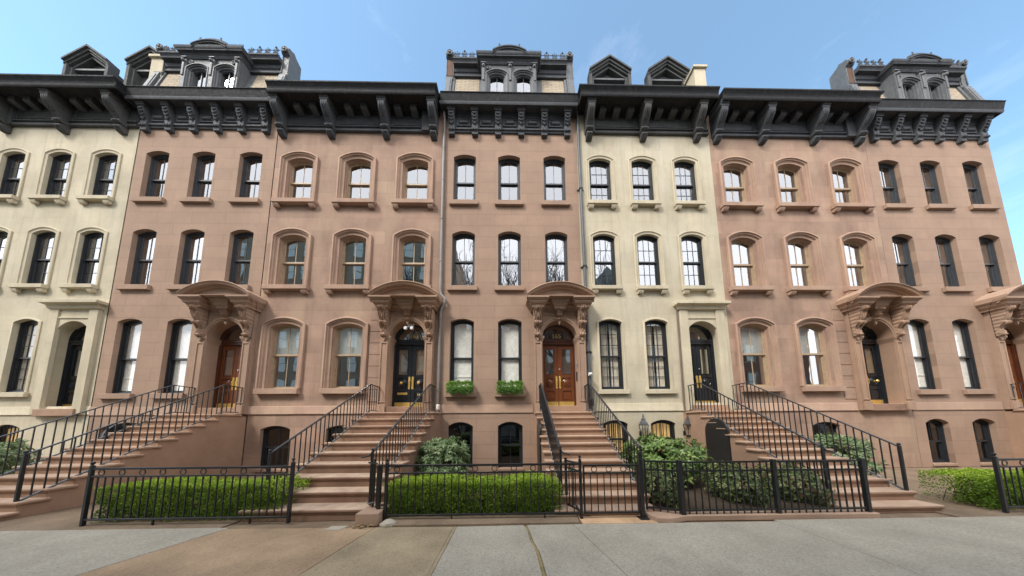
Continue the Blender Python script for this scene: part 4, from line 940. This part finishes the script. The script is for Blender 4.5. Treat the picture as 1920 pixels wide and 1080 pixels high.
def shrub(name, label, c, rad, n, ln, w, mat, nleaf, ztop, zlow=.1, cat='shrub', droop=.2, seed=1):
    root = empty(name, (c[0],c[1],0), label, cat)
    items = []; tips = []; tries = 0
    while len(tips) < n and tries < n*30:
        tries += 1
        v = rv(); v.normalize(); rr = rnd.uniform(.62,1.)**.7
        wob = 1+.30*nz(v.x*1.7+seed,v.y*1.7,v.z*1.7)+.14*nz(v.x*4,v.y*4+seed,v.z*4)
        p = Vector((c[0]+v.x*rad[0]*rr*wob, c[1]+v.y*rad[1]*rr*wob, c[2]+v.z*rad[2]*rr*wob))
        if p.z < zlow or p.z > ztop or p.y > -.08: continue
        if nz(p.x*3.2+seed,p.y*3.2,p.z*3.2) < -.36: continue
        tips.append((p, v, rr))
    for p, v, rr in tips:
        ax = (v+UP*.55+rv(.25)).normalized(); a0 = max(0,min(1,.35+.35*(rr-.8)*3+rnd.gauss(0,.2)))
        sd = ax.cross(Vector((.2,.9,.1))).normalized(); up2 = ax.cross(sd); ph = rnd.uniform(0,6.3); nl = nleaf+rnd.randint(-2,2)
        for j in range(nl):
            t = ph+2.4*j; rad_ = sd*math.cos(t)+up2*math.sin(t); d = rad_*rnd.uniform(.7,1.1)+ax*rnd.uniform(.1,.9)-UP*droop
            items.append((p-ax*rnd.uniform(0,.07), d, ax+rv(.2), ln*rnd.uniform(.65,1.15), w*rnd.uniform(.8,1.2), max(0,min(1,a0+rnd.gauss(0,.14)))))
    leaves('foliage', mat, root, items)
    m = MB()
    for k in range(26):
        p, v, rr = rnd.choice(tips); b = Vector((c[0]+rnd.gauss(0,.12),c[1]+rnd.gauss(0,.12),0)); m.tube([b, b.lerp(p,.5)+Vector((0,0,.12)), p], .014, 5, False, .005)
    m.build('branches', M['twig'], root); return root
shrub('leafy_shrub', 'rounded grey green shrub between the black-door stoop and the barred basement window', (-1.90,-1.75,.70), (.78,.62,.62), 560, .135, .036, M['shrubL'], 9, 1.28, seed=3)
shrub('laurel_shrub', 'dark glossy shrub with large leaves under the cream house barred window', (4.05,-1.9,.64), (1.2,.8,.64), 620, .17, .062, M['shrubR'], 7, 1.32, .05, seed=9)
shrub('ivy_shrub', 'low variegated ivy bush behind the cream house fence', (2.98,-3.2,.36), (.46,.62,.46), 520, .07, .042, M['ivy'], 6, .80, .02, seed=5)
def planter(cx, label):
    root = empty('window_box', (cx,-.12,2.72), label, 'window box', 'window boxes of the brown house')
    MB().box(cx-.40, cx+.40, -.20, -.02, 2.755, 2.90).build('box', M['black'], root, bevel=.005)
    items = []
    for k in range(3600):
        x = cx+rnd.uniform(-.45,.45); t = rnd.random()
        edge = 1-max(0,(abs(x-cx)-.36)/.09)**2*.35
        hang = .19+.13*nz(x*9,cx,3)+.09*nz(x*21,cx,6)
        if t < .42: y = rnd.uniform(-.28,-.02); z = 2.96+.10*edge+.07*nz(x*9,y*9,cx)-abs(rnd.gauss(0,.04)); nrm = Vector((0,-.3,1))
        else: q_ = rnd.random(); z = 3.02*1-.0-(q_*(hang+.16)); y = -.24-.06*math.sin(q_*2.6)+abs(rnd.gauss(0,.025)); nrm = Vector((0,-1,.2))
        if nz(x*14,z*12,cx) < -.3: continue
        d = nrm*.6+rv(.5)+(Vector((0,-.2,-.9)) if t >= .42 else UP*.4)
        items.append((Vector((x,y,z)), d, nrm+rv(.4), rnd.uniform(.035,.075), rnd.uniform(.014,.024), max(0,min(1,.12+.55*((z-2.7)/.38)+rnd.gauss(0,.25)+.3*nz(x*12,y,z*4)))))
    leaves('foliage', M['trail'], root, items); return root
planter(-1.80, 'window box of trailing green plants under the left parlour window')
planter(-.075, 'window box of trailing green plants under the parlour window nearest the red doors')

# ------------------------------------------------------------------ ground
def struct(name, mb, mat, bevel=0): return tag(mb.build(name, mat, bevel=bevel), kind='structure')
struct('ground', MB().add([(-900,-900,-.30),(900,-900,-.30),(900,900,-.30),(-900,900,-.30)], [(0,1,2,3)]), M['road'])
struct('road', MB().box(-80,80,-15.2,-7.8,-.5,-.15), M['road'])
struct('kerb', MB().box(-80,80,-7.8,-7.62,-.4,.0), M['grey'], .02)
struct('pavement', MB().box(-80,80,-19.,-15.2,-.4,.0), M['grey'])
struct('pavement_base', MB().box(-80,80,-7.62,.0,-.4,-.03), M['coping'])
def slab(name, poly, mat, z=.0): return struct(name, MB().prism_z(poly, -.03, z), mat, .006)
jx = lambda y: -.945-.002*(y+4.3)
slab('pavement_slab', [(-2.215,-4.27),(-.955,-4.285),(-.94,-7.6),(-2.64,-7.6)], M['tan'])
slab('pavement_slab', [(-.905+.0,-4.29),(.175,-4.262),(.225,-4.5),(.245,-4.8),(.30,-5.1),(.40,-7.6),(-.89,-7.6)], M['grey'])
slab('pavement_slab', [(.225,-4.262),(.98,-4.26),(1.62,-7.6),(.46,-7.6),(.345,-5.1),(.285,-4.8),(.26,-4.5)], M['grey'])
slab('pavement_slab', [(.986,-4.26),(2.44,-4.265),(4.4,-4.27),(4.4,-7.6),(1.627,-7.6)], M['grey'], .001)
slab('pavement_slab', [(4.41,-4.2),(40,-4.2),(40,-7.6),(4.41,-7.6)], M['grey'])
slab('pavement_slab', [(-2.225,-4.27),(-2.65,-7.6),(-5.4,-7.6),(-4.6,-4.25)], M['tan2'])
slab('pavement_slab', [(-4.61,-4.2),(-5.41,-7.6),(-40,-7.6),(-40,-4.2)], M['grey'])
slab('slab_border', [(-.953,-4.285),(-.907,-4.29),(-.892,-7.6),(-.938,-7.6)], M['tan'], .003)
slab('joint_filler', [(.178,-4.262),(.222,-4.262),(.258,-4.5),(.282,-4.8),(.342,-5.1),(.456,-7.6),(.402,-7.6),(.303,-5.1),(.248,-4.8),(.227,-4.5)], M['gapfill'], -.012)
slab('fence_coping', [(-2.02,-4.265),(.2,-4.25),(1.10,-4.255),(1.14,-3.86),(-2.18,-3.86),(-2.18,-4.1)], M['coping'], .028)
slab('gate_apron', [(1.15,-4.256),(2.40,-4.26),(2.36,-3.93),(1.15,-3.93)], M['apron'], .006)
struct('garden_soil', MB().box(-2.42,.74,-3.87,-.02,-.1,.025), M['soil'])
struct('garden_soil', MB().box(2.66,6.2,-3.97,-.02,-.1,.03), M['soil'])
slab('threshold_slab', [(-2.68,-4.22),(-2.95,-4.22),(-2.98,-4.36),(-2.74,-4.36)], M['rock'], .012)
struct('areaway', MB().box(-40,-4.78,-4.2,-.02,-.1,-.004), M['coping']); struct('areaway', MB().box(7.7,40,-4.2,-.02,-.1,-.004), M['coping'])
b = MB().box(-2.60,-2.225,-4.20,-3.76,-.02,.19); tag(b.build('stone_block', M['block'], loc=(-2.4,-4,0), bevel=.018, seg=3), 'square brownstone block at the foot of the black-door stoop', 'stone block')
def rock(name, c, r, label):
    vs = []; fs = []; nu, nv = 16, 9
    for i in range(nv+1):
        ph = math.pi*i/nv
        for j in range(nu):
            th = 2*math.pi*j/nu; v = Vector((math.sin(ph)*math.cos(th), math.sin(ph)*math.sin(th), math.cos(ph))); k = 1+.30*nz(v.x*1.6+4,v.y*1.6,v.z*1.6)
            vs.append((c[0]+v.x*r[0]*k, c[1]+v.y*r[1]*k, c[2]+v.z*r[2]*k))
    for i in range(nv):
        for j in range(nu): fs.append((i*nu+j, i*nu+(j+1)%nu, (i+1)*nu+(j+1)%nu, (i+1)*nu+j))
    return tag(MB().add(vs, fs).build(name, M['rock'], loc=(c[0],c[1],0)), label, 'rock')
rock('rough_stone', (-2.05,-4.20,.02), (.125,.10,.065), 'pale rough stone lying against the fence corner')
lr = empty('leaf_litter', (-2.45,-4.3,0)); tag(lr, 'dead leaves gathered at the foot of the stone block', 'leaf litter', None, 'stuff')
leaves('leaves', M['deadleaf'], lr, [(Vector((-2.45+rnd.gauss(0,.09),-4.28+rnd.gauss(0,.035),.008+rnd.random()*.02)), Vector((rnd.gauss(0,1),rnd.gauss(0,1),.2)), UP+rv(.3), rnd.uniform(.02,.05), rnd.uniform(.015,.03), rnd.random()) for k in range(90)])

# ------------------------------------------------------------------ the row goes on beyond the photo, and the far side of the street (seen in the panes)
def again(src, dx, label):
    c = copy_tree(src, None, ('house_number','number')); c.location.x += dx; c['label'] = label; return c
again(h165, -11.68, 'brown mansard row house, next one left of the weathered house')
again(h167, -22.23, 'cream row house at the far left end of the row')
again(h163, 17.0, 'weathered brown row house, next one right of the cream house')
again(h165, 17.0, 'brown mansard row house at the far right end of the row')
def again2(dx, where):
    c = copy_tree(st65); c.location.x += dx; c['label'] = 'brownstone stoop ' + where
    for o, s in zip([o for o in bpy.data.objects if o.name in ('stair_railing','stair_railing.001')], ('left','right')):
        k = copy_tree(o); k.location.x += dx; k['label'] = 'iron railing %s of the stoop %s' % (s, where)
again2(-11.68, 'before the next house on the far left')
again2(5.24, 'at the far side of the cream house')
again2(17.0, 'at the far right end')

for nm, dx, lab in (('front_fence',-11.68,'black iron ring fence far left, before the next brown house'),('hedge',-11.68,'bright green hedge far left, before the next brown house'),('leafy_shrub',-11.9,'grey green shrub far left, before the next brown house'),('front_fence',17.0,'black iron ring fence at the far right end'),('hedge',17.0,'bright green hedge at the far right end'),('leafy_shrub',10.9,'grey green shrub right of the cream house'),('front_fence',11.0,'black iron ring fence right of the cream house'),('hedge',11.0,'bright green hedge right of the cream house'),('ivy_shrub',1.7,'low variegated ivy bush beside the far post of the cream house fence'),('ivy_shrub',2.9,'low variegated ivy bush at the cream house stoop'),('front_fence',-5.0,'black iron ring fence left of the black-door stoop'),('hedge',-5.0,'bright green hedge left of the black-door stoop')):
    c = copy_tree(bpy.data.objects[nm]); c.location.x += dx; c['label'] = lab

def block(name, x0, x1, h, mat, cols, rows, label, gable=False, z00=2.0, dz=3.4):
    root = empty(name, ((x0+x1)/2,-19,0), label, 'building', 'buildings across the street')
    m = MB().box(x0, x1, -30, -19, -.2, h); m.box(x0-.0, x1+.0, -19.0, -18.75, h-.5, h+.15)
    if gable: m.prism_y([(x0,h+.15),(x1,h+.15),((x0+x1)/2,h+(x1-x0)*.55)], -28, -19.05)
    m.build('wall', mat, root, smooth=False)
    first = None; w = 1.15
    for r in range(rows):
        for c in range(cols):
            x = x0+(x1-x0)*(c+.5)/cols; z = z00+r*dz
            if first is None:
                f = MB(); f.strip([P3([(x-w/2-u,z-u),(x+w/2+u,z-u),(x+w/2+u,z+2+u),(x-w/2-u,z+2+u)], y) for u, y in ((.1,-18.995),(.1,-18.93),(0,-18.93),(0,-18.96),(-.06,-18.96),(-.06,-18.99))], True)
                f.box(x-w/2, x+w/2, -18.985, -18.955, z+.97, z+1.03); first = f.build('window', M['frame163'], root); fx, fz = x, z
                MB().add([(x-w/2,-18.972,z),(x+w/2,-18.972,z),(x+w/2,-18.972,z+2),(x-w/2,-18.972,z+2)], [(0,1,2,3)]).build('pane', M['oppskypane'], first, smooth=False)
            else:
                k = copy_tree(first, root); k.location.x += x-fx; k.location.z += z-fz
    return root
m_, nt_, b_ = newmat('far pane painted sky pale'); b_.inputs['Base Color'].default_value = (.25,.27,.29,1); b_.inputs['Roughness'].default_value = .02; b_.inputs['Metallic'].default_value = .9; b_.inputs['Metallic'].default_value = 0.; b_.inputs['Base Color'].default_value = (.92,.87,.80,1); b_.inputs['Roughness'].default_value = .6; M['oppskypane'] = m_  # matte pale colour painted in place of bright sky reflected by these panes
block('apartment_building', -34, -7.6, 25.5, M['oppA'], 13, 8, 'tall brown brick apartment building across the street', False, 2.0, 2.85)
block('town_house', -7.5, 1.2, 12.5, M['oppC'], 3, 3, 'low grey stone town house across the street')
block('town_house', 1.3, 8.2, 13.5, M['oppB'], 3, 3, 'red brick town house across the street')
block('gabled_building', 8.3, 15.5, 17.0, M['oppC'], 3, 4, 'gabled grey stone building across the street', True)
block('town_house', 15.6, 36, 13.0, M['oppB'], 7, 3, 'long red brick terrace across the street')
def tree(x, y, label, first=[None]):
    if first[0] is None:
        root = empty('bare_tree', (x,y,0), label, 'tree', 'bare street trees'); tr = MB(); cr = MB(); r2 = random.Random(3)
        def grow(mb, p, d, ln, r, lv):
            q = p; pts = [p]
            for k in range(3):
                d = (d+Vector((r2.gauss(0,.13),r2.gauss(0,.13),r2.gauss(0,.06)+.05))).normalized(); ox, oy = q.x-x, q.y-y; rr = math.hypot(ox, oy)
                if rr > 2.2: d = (d-Vector((ox,oy,0))/rr*(.45*(rr-2.2))+Vector((0,0,.15))).normalized()
                q = q+d*(ln/3); pts.append(q)
            mb.tube(pts, r, 6 if lv < 3 else 4, False, r*.62)
            if lv >= 6: return
            for k in range(3 if lv < 4 else 2+(r2.random() < .45)):
                a = r2.uniform(0,6.28); sp = r2.uniform(.3,.62); o = d.orthogonal().normalized(); o2 = d.cross(o)
                nd = (d+(o*math.cos(a)+o2*math.sin(a))*sp).normalized(); grow(cr if lv else cr, pts[-1] if k == 0 or r2.random() < .5 else pts[-2], nd, ln*r2.uniform(.66,.85), max(.016, r*.6), lv+1)
        grow(tr, Vector((x,y,0)), Vector((0,0,1)), 6.2, .28, 0)
        tr.build('trunk', M['bark'], root); cr.build('crown', M['bark'], root); first[0] = root; return root
    c = copy_tree(first[0]); c.location = (x,y,0); c.rotation_euler.z = x*1.7; c.scale = (.9,.9,.9+.05*(x%3)); c['label'] = label; return c
tree(-1.6, -14.9, 'bare street tree opposite the left parlour window')
tree(2.9, -15.0, 'bare street tree between the two trees opposite the red doors')
tree(.6, -15.5, 'bare street tree opposite the middle house')
tree(-4.6, -15.5, 'bare street tree opposite the black doors')
tree(5.2, -15.5, 'bare street tree opposite the red doors')
tree(10.6, -15.5, 'bare street tree opposite the cream house')
tree(-12.2, -15.5, 'bare street tree before the tall apartment building')

# ------------------------------------------------------------------ light, sky, camera
SE, SA = R(48), R(-46)     # sun height; swing from straight behind the camera (negative: from the left)
wd = bpy.data.worlds.new('World'); scene.world = wd; wd.use_nodes = True; nt = wd.node_tree
bg = nt.nodes['Background']; out = nt.nodes['World Output']
sky = nt.nodes.new('ShaderNodeTexSky'); sky.sky_type = 'NISHITA'; sky.sun_disc = False; sky.sun_elevation = SE; sky.sun_rotation = math.pi+SA*-1
sky.air_density = 1.0; sky.dust_density = .6; sky.ozone_density = 2.
L(nt, mixc(nt, 1., sky.outputs[0], (.93,1.14,1.06), 'MULTIPLY'), bg.inputs[0]); bg.inputs[1].default_value = .112
tc = nt.nodes.new('ShaderNodeTexCoord'); v = tc.outputs['Generated']
sp = nt.nodes.new('ShaderNodeSeparateXYZ'); L(nt, v, sp.inputs[0])
nn = noise(nt, scl(nt, v, (1.5,1.5,3.)), 2.2, 8, .6)
ad = nt.nodes.new('ShaderNodeMath'); ad.operation = 'MULTIPLY_ADD'; ad.inputs[1].default_value = -.55; L(nt, sp.outputs[1], ad.inputs[0]); L(nt, nn, ad.inputs[2])
cl = ramp(nt, ad.outputs[0], .44, .64)
wis = noise(nt, scl(nt, v, (2.2,1.6,5.)), 1.9, 9, .62); cw = ramp(nt, wis, .56, .88, .03, .16)
mxm = nt.nodes.new('ShaderNodeMath'); mxm.operation = 'MAXIMUM'; L(nt, cl, mxm.inputs[0]); L(nt, cw, mxm.inputs[1])
bg2 = nt.nodes.new('ShaderNodeBackground'); bg2.inputs[0].default_value = (.93,.95,1,1); bg2.inputs[1].default_value = 1.0
ms = nt.nodes.new('ShaderNodeMixShader'); L(nt, mxm.outputs[0], ms.inputs[0]); L(nt, bg.outputs[0], ms.inputs[1]); L(nt, bg2.outputs[0], ms.inputs[2]); L(nt, ms.outputs[0], out.inputs['Surface'])
sl = bpy.data.lights.new('sun','SUN'); sl.energy = 1.4; sl.angle = R(14); sl.color = (1,.96,.90)
so = bpy.data.objects.new('sun', sl); COL.objects.link(so)
dv = Vector((math.sin(SA)*math.cos(SE), -math.cos(SA)*math.cos(SE), math.sin(SE)))
so.rotation_euler = dv.to_track_quat('Z','Y').to_euler(); so.location = dv*60

f_, px, py, yaw, pit, rol, D, hh = 450, 968.5, 745.9, .0177, .104, .0073, 8.38, 1.66
cam = bpy.data.cameras.new('camera'); co = bpy.data.objects.new('camera', cam); COL.objects.link(co); scene.camera = co
cam.sensor_width = 36; cam.lens = f_/1920*36; cam.shift_x = (960-px)/1920; cam.shift_y = (py-540)/1920; cam.clip_end = 3000; cam.clip_start = .05
def Rz(a): return Matrix(((math.cos(a),-math.sin(a),0),(math.sin(a),math.cos(a),0),(0,0,1)))
def Rx(a): return Matrix(((1,0,0),(0,math.cos(a),math.sin(a)),(0,-math.sin(a),math.cos(a))))
def Ry(a): return Matrix(((math.cos(a),0,-math.sin(a)),(0,1,0),(math.sin(a),0,math.cos(a))))
Rm = Ry(rol) @ Rx(pit) @ Rz(yaw)             # rows: right, forward, up
rt, fw, up = Rm[0], Rm[1], Rm[2]
co.matrix_world = Matrix(((rt[0],up[0],-fw[0],0),(rt[1],up[1],-fw[1],-D),(rt[2],up[2],-fw[2],hh),(0,0,0,1)))
scene.view_settings.view_transform = 'Standard'; scene.view_settings.look = 'None'; scene.view_settings.exposure = 1.46; scene.view_settings.gamma = 1
scene.render.engine = 'CYCLES'; scene.cycles.max_bounces = 8; scene.cycles.transparent_max_bounces = 12; scene.cycles.use_denoising = True
scene.cycles.sample_clamp_indirect = 6
